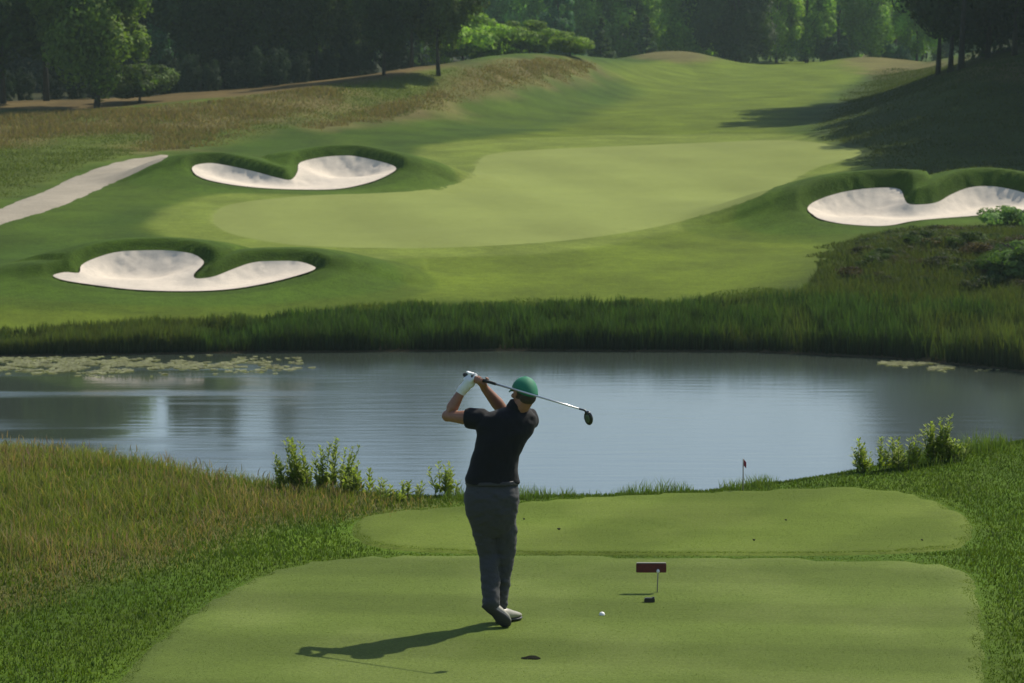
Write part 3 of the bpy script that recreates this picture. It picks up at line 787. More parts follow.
D = (0.50, 0.60, 0.55); N_ = (2.6, 2.9, 1.8); LT = (2.5, 2.6, 1.2); BL = (1.9, 2.6, 2.3)  # far-tree tints raised: light and haze painted into their backlit leaves
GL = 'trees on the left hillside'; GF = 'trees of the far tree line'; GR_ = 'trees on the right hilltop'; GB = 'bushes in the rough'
TL = [
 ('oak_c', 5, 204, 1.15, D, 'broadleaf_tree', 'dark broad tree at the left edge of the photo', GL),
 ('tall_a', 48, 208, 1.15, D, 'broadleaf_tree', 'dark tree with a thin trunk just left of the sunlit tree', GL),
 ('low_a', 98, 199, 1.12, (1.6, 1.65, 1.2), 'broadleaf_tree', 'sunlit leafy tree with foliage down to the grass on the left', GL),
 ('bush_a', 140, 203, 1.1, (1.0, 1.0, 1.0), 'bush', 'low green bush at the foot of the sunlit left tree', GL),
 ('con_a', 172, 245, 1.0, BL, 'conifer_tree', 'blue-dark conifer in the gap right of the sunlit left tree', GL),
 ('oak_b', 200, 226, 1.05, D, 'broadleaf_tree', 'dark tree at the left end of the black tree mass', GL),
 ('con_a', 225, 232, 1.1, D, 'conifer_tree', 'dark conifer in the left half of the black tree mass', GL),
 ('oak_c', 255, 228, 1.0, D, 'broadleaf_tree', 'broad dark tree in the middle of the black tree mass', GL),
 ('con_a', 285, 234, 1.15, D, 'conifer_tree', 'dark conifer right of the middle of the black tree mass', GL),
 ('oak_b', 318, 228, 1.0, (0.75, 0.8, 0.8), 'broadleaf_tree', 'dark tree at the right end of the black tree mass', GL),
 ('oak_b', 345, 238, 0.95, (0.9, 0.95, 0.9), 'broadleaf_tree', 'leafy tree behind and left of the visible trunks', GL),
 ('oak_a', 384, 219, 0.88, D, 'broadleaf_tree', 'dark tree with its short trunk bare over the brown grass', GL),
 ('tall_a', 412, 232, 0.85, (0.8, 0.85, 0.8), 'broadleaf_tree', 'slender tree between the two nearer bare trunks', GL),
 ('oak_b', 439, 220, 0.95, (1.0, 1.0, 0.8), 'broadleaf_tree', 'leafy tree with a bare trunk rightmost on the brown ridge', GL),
 ('bush_a', 465, 262, 2.0, LT, 'bush', 'bright green bush behind the brown ridge', GL),
 ('bush_a', 487, 270, 1.8, LT, 'bush', 'bright green bush rightmost behind the brown ridge', GL),
 ('low_a', 440, 275, 0.75, LT, 'broadleaf_tree', 'bright yellow-green tree behind the rightmost bare trunk', GL),
 ('bush_a', 530, 262, 1.3, (1.9, 1.9, 1.2), 'bush', 'rounded green bush on top of the brown ridge', GB),
 ('bush_a', 570, 258, 0.9, (2.0, 1.9, 1.2), 'bush', 'small green bush at the right end of the brown ridge', GB),
 ('con_b', 601, 318, 0.75, (1.7, 1.6, 1.1), 'small_conifer', 'small round evergreen at the end of the fairway', GF),
 ('con_b', 645, 345, 0.9, (2.2, 2.0, 1.4), 'small_conifer', 'small pointed pale conifer before the far trees', GF),
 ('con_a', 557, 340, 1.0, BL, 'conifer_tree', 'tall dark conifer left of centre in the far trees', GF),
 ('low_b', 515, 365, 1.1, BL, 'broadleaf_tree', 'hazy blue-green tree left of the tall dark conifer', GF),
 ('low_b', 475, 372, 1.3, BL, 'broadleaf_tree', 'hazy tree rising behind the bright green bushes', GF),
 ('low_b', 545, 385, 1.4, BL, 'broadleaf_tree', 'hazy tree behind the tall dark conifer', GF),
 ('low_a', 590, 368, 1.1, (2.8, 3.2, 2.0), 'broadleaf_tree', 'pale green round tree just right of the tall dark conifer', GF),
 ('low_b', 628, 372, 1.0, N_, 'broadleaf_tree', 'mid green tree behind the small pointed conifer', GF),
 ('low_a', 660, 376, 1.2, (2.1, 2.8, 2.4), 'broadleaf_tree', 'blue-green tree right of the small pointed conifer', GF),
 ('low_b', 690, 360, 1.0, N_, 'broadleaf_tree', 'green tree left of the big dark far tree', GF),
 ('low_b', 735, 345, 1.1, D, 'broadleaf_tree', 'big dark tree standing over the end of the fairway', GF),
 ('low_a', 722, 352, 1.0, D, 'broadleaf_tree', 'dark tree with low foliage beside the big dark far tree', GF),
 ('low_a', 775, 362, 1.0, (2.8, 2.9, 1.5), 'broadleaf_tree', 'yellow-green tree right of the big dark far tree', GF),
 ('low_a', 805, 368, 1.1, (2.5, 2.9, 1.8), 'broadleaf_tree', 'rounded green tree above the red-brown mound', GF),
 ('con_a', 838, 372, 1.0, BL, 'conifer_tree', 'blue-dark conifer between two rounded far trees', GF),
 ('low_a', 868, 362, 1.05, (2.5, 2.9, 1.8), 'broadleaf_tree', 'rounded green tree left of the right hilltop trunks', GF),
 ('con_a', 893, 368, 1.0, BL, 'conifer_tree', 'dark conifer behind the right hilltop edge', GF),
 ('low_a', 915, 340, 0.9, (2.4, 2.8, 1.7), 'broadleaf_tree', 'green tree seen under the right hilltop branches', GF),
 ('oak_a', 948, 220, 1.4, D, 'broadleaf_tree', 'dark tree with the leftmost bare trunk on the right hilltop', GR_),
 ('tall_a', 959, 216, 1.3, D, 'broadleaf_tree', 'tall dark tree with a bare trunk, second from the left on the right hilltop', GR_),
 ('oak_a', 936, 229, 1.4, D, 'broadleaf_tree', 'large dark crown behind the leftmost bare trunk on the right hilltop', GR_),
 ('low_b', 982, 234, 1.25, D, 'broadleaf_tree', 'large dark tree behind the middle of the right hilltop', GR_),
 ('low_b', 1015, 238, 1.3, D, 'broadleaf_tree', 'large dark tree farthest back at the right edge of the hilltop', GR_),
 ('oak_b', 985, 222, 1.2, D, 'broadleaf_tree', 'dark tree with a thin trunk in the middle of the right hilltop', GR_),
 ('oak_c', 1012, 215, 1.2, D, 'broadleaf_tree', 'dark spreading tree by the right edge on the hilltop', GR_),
]
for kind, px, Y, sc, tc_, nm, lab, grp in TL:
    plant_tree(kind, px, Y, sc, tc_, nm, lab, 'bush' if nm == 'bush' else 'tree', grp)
# out of the frame to the right: the wood that shades the hillside; and to the left
for i, (X, Y, kk, sc) in enumerate([(38.5, 158, 'low_b', 1.6), (41, 169, 'low_b', 1.95), (42.5, 180, 'low_b', 2.0), (44.5, 191, 'low_b', 2.05), (46.5, 203, 'low_b', 2.05), (48.5, 215, 'low_b', 2.0), (51, 228, 'low_b', 2.0), (52, 163, 'low_b', 2.0), (55, 176, 'low_b', 2.1), (58, 190, 'low_b', 2.1), (60, 204, 'low_b', 2.1), (63, 220, 'low_b', 2.0), (50, 150, 'low_b', 1.6)]):
    plant_tree(kk, 0, Y, sc, D, 'broadleaf_tree', 'tree of the wood beyond the right edge of the photo', 'tree', 'wood out of frame on the right', X=X)
for i, (X, Y, kk, sc) in enumerate([(-42, 205, 'oak_c', 1.0), (-50, 208, 'oak_a', 1.0), (-60, 206, 'oak_c', 1.1), (-72, 210, 'oak_a', 1.2)]):
    plant_tree(kk, 0, Y, sc, D, 'broadleaf_tree', 'tree of the wood beyond the left edge of the photo', 'tree', 'wood out of frame on the left', X=X)

# far-off wood as one mass
def wood(name, label, spots, col):
    Vs, Fs, Ks = [], [], []; off = 0
    bank = [crown_np(50 + i, 5.5, 5.5, 20, 60, 5200, 0.75, 'oval', col)[:3] for i in range(4)]
    for i, (X, Y, s_) in enumerate(spots):
        V, Fq, K = bank[i % 4]
        a = random.random() * 6.28; ca, sa = math.cos(a), math.sin(a)
        V2 = np.stack([V[:, 0] * ca - V[:, 1] * sa, V[:, 0] * sa + V[:, 1] * ca, V[:, 2]], 1) * s_
        V2 += np.array([X, Y, float(H0(np.array([X]), np.array([Y]))[0]) - 0.5])
        Vs.append(V2); Fs.append(Fq + off); Ks.append(K * random.uniform(0.75, 1.25)); off += len(V)
    me = mesh_np(name, np.concatenate(Vs), np.concatenate(Fs), np.concatenate(Ks))
    tag(link(name, me, M_LEAF), label, 'wood', kind='stuff')
wood('distant_wood', 'distant wood closing the view behind the far trees', [(x_ + random.uniform(-2, 2), 405 + random.uniform(-8, 14), random.uniform(1.0, 1.25)) for x_ in np.arange(-110, 130, 5.5)] + [(x_, 392 + random.uniform(-4, 4), random.uniform(0.35, 0.55)) for x_ in np.arange(-30, 90, 3.5)], (0.150, 0.245, 0.080))  # leaf colour lightened to paint haze and light into the shaded crowns
wood('hillside_wood', 'dark wood behind the trees of the left hillside', [(x_ + random.uniform(-1, 1), 254 + random.uniform(-6, 8), random.uniform(0.75, 0.9)) for x_ in np.arange(-95, -8, 4.0)] + [(x_, 244, random.uniform(0.2, 0.3)) for x_ in np.arange(-90, -12, 2.2)] + [(x_, np.interp(x_, RX, RY) + random.uniform(9, 14), random.uniform(0.14, 0.20)) for x_ in np.arange(-80, -9, 1.6)] + [(x_ , 266, 0.8) for x_ in np.arange(-95, -14, 6.0)], (0.022, 0.040, 0.022))

# tangled low brush on the mound by the right shore
BR = project([(838,280),(858,262),(880,246),(910,238),(960,236),(1010,240),(1060,245),(1080,288),(1010,292),(930,288),(880,287)])
bank = [crown_np(80 + i, 0.85, 0.75, 0.85, 26, 1500, 0.10, 'oval', (0.040, 0.058, 0.020))[:3] for i in range(4)]
Vs, Fs, Ks = [], [], []; off = 0
lo, hi = BR.min(0), BR.max(0)
for i in range(230):
    X_, Y_ = RNG.uniform(lo[0], hi[0]), RNG.uniform(lo[1], hi[1])
    if sdf(BR, np.array([X_]), np.array([Y_]))[0] > 0.2: continue
    V, Fq, K = bank[i % 4]; q_ = RNG.uniform(0.5, 1.0); a = RNG.uniform(0, 6.28); ca, sa = math.cos(a), math.sin(a)
    V2 = np.stack([V[:, 0] * ca - V[:, 1] * sa, V[:, 0] * sa + V[:, 1] * ca, V[:, 2] * 0.85], 1) * q_ + np.array([X_, Y_, float(H(np.array([X_]), np.array([Y_]))[0]) - 0.12])
    Vs.append(V2); Fs.append(Fq + off); Ks.append(K * np.array([RNG.uniform(0.7, 1.7), RNG.uniform(0.7, 1.4), 1.0])); off += len(V)
tag(link('brush', mesh_np('brush', np.concatenate(Vs), np.concatenate(Fs), np.concatenate(Ks)), M_LEAF), 'dark tangled low brush covering the mound below the right bunker', 'brush', kind='stuff')
SG = project([(300,322),(340,305),(420,302),(520,304),(680,300),(800,286),(860,276),(940,284),(1080,286),(1100,330),(950,335),(800,325),(600,328),(400,328)])
far_grass('shore_grass', 'lighter green long grass just above the reeds of the far shore', SG, 420, 0.15, 0.42, 0.04, (0.050, 0.075, 0.012), (0.105, 0.145, 0.026), 0.25, 0.5, 90000)

# bushes in the far rough
for (px, Y, kk, sc, tc_, lab) in [
    (885, 104, 'bush_a', 0.28, (0.6, 0.6, 0.6), 'dark olive bush on the left of the mound below the right bunker'),
    (925, 106, 'bush_a', 0.32, (0.6, 0.6, 0.6), 'dark olive bush in the middle of the mound below the right bunker'),
    (968, 105, 'bush_a', 0.32, (0.6, 0.6, 0.6), 'dark olive bush on the right of the mound below the right bunker'),
    (1003, 101, 'bush_a', 0.4, (0.6, 0.65, 0.6), 'dark bush by the right edge above the reeds'),
    (1008, 114, 'bush_b', 0.9, (2.0, 2.2, 3.4), 'pale grey-green shrub by the right end of the right bunker'),
    (1030, 100, 'bush_b', 1.0, (1.3, 1.5, 1.5), 'green shrub at the right edge behind the reeds')]:
    plant_tree(kk, px, Y, sc, tc_, 'bush', lab, 'bush', GB)

# ------------------------------------------------------------------ haze
bm = bmesh.new(); bmesh.ops.create_cube(bm, size=1.0)
for v in bm.verts: v.co = Vector((v.co.x * 11000, 700 + v.co.y * 2400, 18 + v.co.z * 48))
hm = bpy.data.materials.new('haze'); hm.use_nodes = True; hn = hm.node_tree; hn.nodes.clear()
ho = hn.nodes.new('ShaderNodeOutputMaterial'); hv = hn.nodes.new('ShaderNodeVolumePrincipled')
hv.inputs['Color'].default_value = (0.66, 0.88, 0.84, 1); hv.inputs['Density'].default_value = 0.00020; hv.inputs['Anisotropy'].default_value = 0.2
hn.links.new(hv.outputs[0], ho.inputs['Volume'])
me = bpy.data.meshes.new('haze'); bm.to_mesh(me); bm.free()
tag(link('haze', me, hm), kind='stuff', label='thin summer haze in the air over the course')

# ------------------------------------------------------------------ leafy plants on the near bank
def leafy_plant(px, Y, nst, hmax, spread, label, seed, rise=0.0):
    r = np.random.default_rng(seed)
    X = (px - 512) / F * Y
    z0 = float(H(np.array([X]), np.array([Y]))[0])
    V = []; Fq = []; K = []
    root = empty('leafy_plant', (X, Y, z0)); tag(root, label, 'plant', 'leafy plants on the near bank of the pond')
    bm = bmesh.new()
    for s_ in range(nst):
        a = r.random() * 6.28; d = math.sqrt(r.random()) * spread
        bx, by = d * math.cos(a), d * math.sin(a) * 0.6
        bz = float(H(np.array([X + bx]), np.array([Y + by]))[0]) - z0
        h_ = hmax * r.uniform(0.45, 1.0); lx, ly = (bx / max(spread, .01) * 0.25 + r.uniform(-.1, .1)) * h_, r.uniform(-.15, .15) * h_
        pts = [(bx + lx * t_ * t_, by + ly * t_ * t_, bz - 0.02 + h_ * t_) for t_ in (0, .35, .7, 1)]
        tube_bm(bm, pts, [.005, .004, .003, .0015], 5)
        nl = int(h_ * 110)
        for q in range(nl):
            t_ = 0.12 + 0.88 * q / nl
            p = np.array([bx + lx * t_ * t_, by + ly * t_ * t_, bz + h_ * t_])
            an = r.random() * 6.28; L = r.uniform(0.06, 0.105) * (1.15 - 0.6 * t_)
            dr = np.array([math.cos(an), math.sin(an), r.uniform(0.3, 1.0)]); dr /= np.linalg.norm(dr)
            sd = np.cross(dr, [0, 0, 1]); sd /= np.linalg.norm(sd) + 1e-9
            j = len(V); wl = L * 0.20
            V += [p, p + dr * L * .5 + sd * wl, p + dr * L, p + dr * L * .5 - sd * wl]
            Fq.append((j, j + 1, j + 2, j + 3))
            K += [np.array([0.24, 0.30, 0.06]) * r.uniform(0.65, 1.35)] * 4
    st = link('stem', bm_mesh('stem', bm), M_STEM, root)
    lf = link('foliage', mesh_np('foliage', np.array(V), np.array(Fq), np.array(K)), M_BLADE, root)
M_STEM = simple('plant_stem', (0.10, 0.12, 0.04), 0.7)
for i, a in enumerate([
    (318, 26.5, 26, 0.52, 0.28, 'bushy leafy plant, the largest one left of the golfer'),
    (292, 26.5, 14, 0.36, 0.18, 'small leafy plant just left of the largest bushy plant'),
    (360, 26.3, 16, 0.30, 0.28, 'low leafy plant between the largest bushy plant and the golfer'),
    (398, 25.9, 10, 0.18, 0.2, 'very low leafy plant halfway from the bushy plant to the golfer'),
    (445, 26.2, 9, 0.34, 0.10, 'upright sparse leafy plant just left of the golfer'),
    (92, 29.0, 10, 0.26, 0.16, 'upright leafy tuft in the long grass at the pond edge on the far left'),
    (876, 27.6, 14, 0.34, 0.16, 'leafy plant leftmost in the row by the right part of the pond'),
    (905, 27.7, 15, 0.32, 0.16, 'leafy plant in the middle of the row by the right part of the pond'),
    (940, 27.9, 16, 0.46, 0.10, 'tallest leafy shoot of the row by the right part of the pond'),
    (958, 27.9, 14, 0.28, 0.14, 'leafy plant rightmost in the row by the right part of the pond')]):
    leafy_plant(a[0], a[1], a[2], a[3], a[4], a[5], 200 + i)

# ------------------------------------------------------------------ small things on the tees
def HT(x, y): return H(x, y) + 0.03
def on_tee(px, py):
    g_ = ground_at(px, py, HT)[0]; return float(g_[0]), float(g_[1]), float(HT(np.array([g_[0]]), np.array([g_[1]]))[0])

def box_bm(bm, c, s, bev=0.0, rot=None):
    r = bmesh.ops.create_cube(bm, size=1.0)
    vs = r['verts']
    bmesh.ops.scale(bm, vec=s, verts=vs)
    if rot is not None: bmesh.ops.rotate(bm, verts=vs, matrix=rot)
    bmesh.ops.translate(bm, vec=c, verts=vs)
    if bev:
        es = list({e for v in vs for e in v.link_edges})
        bmesh.ops.bevel(bm, geom=es, offset=bev, segments=2, affect='EDGES', clamp_overlap=True)

M_RED = simple('red_paint', (0.09, 0.007, 0.008), 0.5, noise=0.25, nscale=40)
M_BLACK = simple('black_paint', (0.015, 0.014, 0.013), 0.45)
M_STEEL = simple('steel', (0.55, 0.55, 0.55), 0.3, metal=1.0)
M_WHITE = simple('white_paint', (0.75, 0.75, 0.72), 0.4)
M_GREY = simple('grey_stick', (0.22, 0.20, 0.17), 0.6)
X, Y, Z = on_tee(657, 592)
root = empty('tee_marker', (X, Y, Z)); tag(root, 'dark red rectangular board on a thin stake standing on the near tee', 'tee marker')
px1 = 20.9 / F                                                       # metres per pixel here
bm = bmesh.new(); box_bm(bm, (-6 * px1, 0.01, 25.0 * px1), (31 * px1, 0.03, 9.5 * px1), 0.004); link('board', bm_mesh('board', bm, False), M_RED, root)
bm = bmesh.new(); box_bm(bm, (-6 * px1, 0.01, 29.9 * px1 + 0.001), (30 * px1, 0.026, 0.006), 0.001); link('top_edge', bm_mesh('top_edge', bm, False), M_GREY, root)
bm = bmesh.new(); tube_bm(bm, [(0, -0.012, -0.03), (0.004, -0.012, 0.10), (0.006, -0.012, 21 * px1)], [0.0045, 0.0045, 0.0045], 8); link('stake', bm_mesh('stake', bm), M_GREY, root)
bm = bmesh.new(); tube_bm(bm, [(0.006, -0.014, 20.5 * px1), (0.006, -0.016, 22 * px1), (0.006, -0.016, 24 * px1)], [0.008, 0.013, 0.007], 10); link('cap', bm_mesh('cap', bm), M_WHITE, root)
X, Y, Z = on_tee(649.5, 602)
bm = bmesh.new(); box_bm(bm, (0, 0, 0.014), (10.5 * px1, 0.04, 0.034), 0.005); box_bm(bm, (0.028, 0, 0.032), (0.016, 0.03, 0.012), 0.003)
tag(link('ground_block', bm_mesh('ground_block', bm, False), M_BLACK, loc=(X, Y, Z)), 'small black block on the turf below the red board', 'block')
# golf ball with dimples pressed in
bm = bmesh.new(); bmesh.ops.create_icosphere(bm, subdivisions=5, radius=0.0214)
gold = [Vector((math.cos(i * 2.39996) * math.sqrt(1 - (1 - 2 * (i + .5) / 180) ** 2), math.sin(i * 2.39996) * math.sqrt(1 - (1 - 2 * (i + .5) / 180) ** 2), 1 - 2 * (i + .5) / 180)) for i in range(180)]
from mathutils import kdtree
kd = kdtree.KDTree(180)
for i, v in enumerate(gold): kd.insert(v, i)
kd.balance()
for v in bm.verts:
    d_ = kd.find(v.co.normalized())[2]
    v.co *= 1 - 0.02 * max(0, 1 - (d_ / 0.1) ** 2)
X, Y, Z = on_tee(602, 615)
tag(link('golf_ball', bm_mesh('golf_ball', bm), M_WHITE, loc=(X, Y, Z + 0.002)), 'small white golf ball lying on the near tee', 'golf ball')
# divot
def divot(px, py, rx, ry, label, name='divot'):
    X, Y, Z = on_tee(px, py)
    bm = bmesh.new(); n = 28; c = bm.verts.new((0, 0, 0.002)); ring = []; ring2 = []
    for i in range(n):
        a = i * 2 * math.pi / n; q = 1 + 0.16 * math.sin(3 * a + px) + random.uniform(-.08, .08)
        ring.append(bm.verts.new((rx * q * math.cos(a) * .8, ry * q * math.sin(a) * .8, 0.004)))
        ring2.append(bm.verts.new((rx * q * math.cos(a), ry * q * math.sin(a), -0.01)))
    for i in range(n):
        bm.faces.new((c, ring[i], ring[(i + 1) % n])); bm.faces.new((ring[i], ring2[i], ring2[(i + 1) % n], ring[(i + 1) % n]))
    tag(link(name, bm_mesh(name, bm), M_SOIL, loc=(X, Y, Z)), label, 'divot', 'divots in the tees')
M_SOIL = simple('dark_soil', (0.008, 0.009, 0.004), 0.95, spec=0.05, noise=0.4, nscale=90, bump=0.8)
divot(531.5, 658, 0.072, 0.07, 'long dark divot in the near tee in front of the golfer')
divot(559, 529, 0.016, 0.05, 'tiny dark divot in the forward tee right of the golfer')
divot(524, 519, 0.010, 0.04, 'faint tiny divot in the forward tee beside the golfer')
divot(786, 520, 0.011, 0.035, 'tiny divot at the back of the forward tee below the red-tipped rod')
divot(754, 540, 0.012, 0.04, 'tiny divot in the forward tee above the red board')
divot(922, 540, 0.011, 0.035, 'tiny divot at the right end of the forward tee')
# little flag rod
g_ = ground_at(743, 492.5)[0]; X, Y = float(g_[0]), float(g_[1]); Z = float(H(np.array([X]), np.array([Y]))[0])
root = empty('marker_rod', (X, Y, Z)); tag(root, 'thin rod with a small red flag at the back of the forward tee', 'marker rod')
pm = Y / F
bm = bmesh.new(); tube_bm(bm, [(0, 0, -0.05), (0, 0, 34.5 * pm)], [0.0065, 0.005], 8); link('rod', bm_mesh('rod', bm), M_GREY, root)
bm = bmesh.new()
gr = [[bm.verts.new((0.004 + 0.024 * u_, 0.006 * math.sin(u_ * 5 + v_), 34 * pm - 0.058 * v_ - 0.028 * u_)) for v_ in (0, .33, .66, 1)] for u_ in (0, .5, 1)]
for a in range(2):
    for q in range(3): bm.faces.new((gr[a][q], gr[a + 1][q], gr[a + 1][q + 1], gr[a][q + 1]))
me = bm_mesh('flag', bm); fo = link('flag', me, simple('red_cloth', (0.25, 0.03, 0.05), 0.8), root)
md = fo.modifiers.new('s', 'SOLIDIFY'); md.thickness = 0.002

# ------------------------------------------------------------------ golfer
Y0 = float(ground_at(498, 627, HT)[0][1])
TZ = float(H(np.array([-0.1]), np.array([Y0]))[0]) + 0.03
GX = 0.0
def P(px, py, dy=0.0):
    ux, uz = ray(px, py); y = Y0 + dy
    return Vector((float(ux) * y, y, CAMZ + float(uz) * y))
def PZ_(px, z, dy=0.0):                                               # pixel column, height over the tee
    ux, _ = ray(px, 500); y = Y0 + dy
    return Vector((float(ux) * y, y, TZ + z))
ROOT = Vector((P(498, 600).x, Y0, TZ))
golfer = empty('person', ROOT); tag(golfer, 'golfer in green cap, black polo shirt and dark grey trousers finishing a swing', 'person')

def ellipsoid(bm, c, ax, R=None, seg=20):
    r = bmesh.ops.create_uvsphere(bm, u_segments=seg, v_segments=seg // 2 + 2, radius=1.0)
    vs = r['verts']; bmesh.ops.scale(bm, vec=ax, verts=vs)
    if R is not None: bmesh.ops.rotate(bm, verts=vs, matrix=R)
    bmesh.ops.translate(bm, vec=Vector(c), verts=vs)
def capsule(bm, pts, radii, seg=14, caps=True):
    tube_bm(bm, pts, radii, seg)
    if caps:
        for p, r_ in ((pts[0], radii[0]), (pts[-1], radii[-1])): ellipsoid(bm, p, (r_, r_, r_), seg=12)
def joints(bm, pts, radii, seg=14):
    capsule(bm, pts, radii, seg)
    for p, r_ in zip(pts[1:-1], radii[1:-1]): ellipsoid(bm, p, (r_, r_, r_), seg=12)
def loft(bm, rings, seg=28, power=2.3, yaw=0.0):
    """rings: (centre, half width, half depth); horizontal superellipses"""
    R = []
    cy_, sy_ = math.cos(yaw), math.sin(yaw)
    for c, a, b_ in rings:
        vs = []
        for q in range(seg):
            t_ = q * 2 * math.pi / seg; ct_, st_ = math.cos(t_), math.sin(t_)
            x_ = a * math.copysign(abs(ct_) ** (2 / power), ct_); y_ = b_ * math.copysign(abs(st_) ** (2 / power), st_)
            vs.append(bm.verts.new((c[0] + x_ * cy_ - y_ * sy_, c[1] + x_ * sy_ + y_ * cy_, c[2])))
        R.append(vs)
    for a, b_ in zip(R, R[1:]):
        for q in range(seg): bm.faces.new((a[q], a[(q + 1) % seg], b_[(q + 1) % seg], b_[q]))
    bm.faces.new(R[0][::-1]); bm.faces.new(R[-1])
def remeshed(name, bm, voxel, mat, parent, smooth=2, disp=None):
    me = bm_mesh(name, bm)
    tmp = bpy.data.objects.new('tmp', me); C.objects.link(tmp)
    md = tmp.modifiers.new('r', 'REMESH'); md.mode = 'VOXEL'; md.voxel_size = voxel; md.use_smooth_shade = True
    if smooth:
        s_ = tmp.modifiers.new('s', 'SMOOTH'); s_.factor = 0.5; s_.iterations = smooth
    dg = bpy.context.evaluated_depsgraph_get()
    out = bpy.data.meshes.new_from_object(tmp.evaluated_get(dg))
    bpy.data.objects.remove(tmp)
    n = len(out.vertices); co = np.zeros(n * 3, np.float32); out.vertices.foreach_get('co', co); co = co.reshape(-1, 3)
    if disp is not None:
        no = np.zeros(n * 3, np.float32); out.vertices.foreach_get('normal', no); no = no.reshape(-1, 3)
        co = co + no * disp(co)[:, None]
    co = co - np.array(ROOT, dtype=np.float32)
    out.vertices.foreach_set('co', co.astype(np.float32).ravel()); out.update()
    out.name = name; out.materials.clear()
    return link(name, out, mat, parent)

M_SKIN = simple('skin', (0.27, 0.125, 0.075), 0.55, noise=0.12, nscale=25)
M_SKIN.node_tree.nodes['Principled BSDF'].inputs['Subsurface Weight'].default_value = 0.08
M_SHIRT = simple('black_polo', (0.008, 0.008, 0.010), 0.85, spec=0.3, noise=0.15, nscale=200, bump=0.2, sheen=0.04)
M_TROU = simple('grey_trousers', (0.050, 0.051, 0.054), 0.85, spec=0.3, noise=0.15, nscale=250, bump=0.2, sheen=0.05)
M_CAP = simple('green_cap', (0.010, 0.17, 0.085), 0.7, noise=0.1, nscale=150)
M_GLOVE = simple('white_glove', (0.72, 0.74, 0.74), 0.6)
M_HAIR = simple('hair', (0.035, 0.022, 0.014), 0.7, noise=0.4, nscale=120, bump=0.6)
M_SHOE = simple('shoe_leather', (0.30, 0.28, 0.22), 0.4)
M_SOLE = simple('shoe_sole', (0.03, 0.03, 0.03), 0.6)
M_GRIP = simple('rubber_grip', (0.015, 0.015, 0.015), 0.7)
M_CLUB = simple('club_head_black', (0.02, 0.022, 0.022), 0.25)

# club axis: butt by the gloved hand, head out to the right and nearer to us
CA = P(469, 376, 0.11); CB = P(585, 410.5, -0.58)
cd = (CB - CA).normalized(); clen = (CB - CA).length
# palms and fingers wrapped round the grip
def grip_hand(bm, t0, wrist, wid, fr, glove=0.0, finger_side=1):
    """fist round the club axis; t0 metres from the butt to the hand's middle"""
    c = CA + cd * t0
    pw = (wrist - c); pw = (pw - cd * pw.dot(cd)).normalized()        # from the grip towards the wrist
    q = cd.cross(pw).normalized() * finger_side
    # palm: behind the grip on the wrist side
    rot = Matrix((cd, pw, q)).transposed()
    ellipsoid(bm, c + pw * 0.034 + q * 0.004, (wid * 0.54, 0.044 + glove, 0.023 + glove), rot)
    capsule(bm, [wrist, wrist * .45 + (c + pw * 0.05) * .55, c + pw * 0.03], [0.028 + glove, 0.029 + glove, 0.026 + glove])
    lens = (0.96, 1.06, 1.0, 0.82)
    for i in range(4):
        o = c + cd * ((i - 1.5) * wid * 0.25)
        R_ = 0.0155 + fr
        pts = []
        for a in np.linspace(-0.55, 3.5 * lens[i], 7):
            pts.append(o + (pw * math.cos(a) + q * math.sin(a)) * (R_ + 0.004 * math.cos(a)) + q * 0.003)
        joints(bm, pts, [fr * k_ for k_ in (1.15, 1.12, 1.08, 1.05, 1.0, .95, .85)], 8)
    # thumb leaves the side of the palm and closes along the grip
    th = [c + pw * 0.042 - cd * wid * 0.05 - q * 0.004, c + pw * 0.026 + cd * wid * 0.42 - q * 0.018, c + pw * 0.004 + cd * wid * 0.62 - q * 0.022, c - pw * 0.014 + cd * wid * 0.66 - q * 0.014]
    joints(bm, th, [fr * 1.5, fr * 1.35, fr * 1.2, fr], 8)

LW = P(462.0, 390.5, 0.14); RW = P(484.5, 388, 0.10)
LS = P(482, 419, 0.02); LE = P(447.5, 416, 0.14)
RS = P(529, 419, 0.08); RE = P(504, 411.5, 0.26)
HEAD = P(524.5, 391.5, 0.0)
NECK0 = P(517, 409, 0.02)
fd = Vector((-0.50, 0.84, -0.12)).normalized()
hr = fd.cross(Vector((0.13, 0, 1))).normalized()                      # to the golfer's right
hu = hr.cross(fd).normalized()
HR = Matrix((hr, fd, hu)).transposed()
def hp(a, b_, c): return HEAD + hr * a + fd * b_ + hu * c

bm = bmesh.new()
# torso, pelvis and legs under the clothes
loft(bm, [(P(491, 497, 0), .15, .10), (P(494, 462, 0), .135, .095), (P(502, 440, 0), .15, .10), (P(507, 420, 0.02), .165, .09), (P(514, 411, 0.02), .09, .07)], yaw=0.1)
joints(bm, [P(484, 497, 0.0), P(488.5, 553, 0.07), P(491, 590, 0.0), P(491, 598, -0.01)], [.070, .046, .034, .034])
joints(bm, [P(503, 497, 0.0), P(504, 553, 0.12), P(500, 600, 0.16), P(500, 611, 0.17)], [.070, .046, .034, .034])
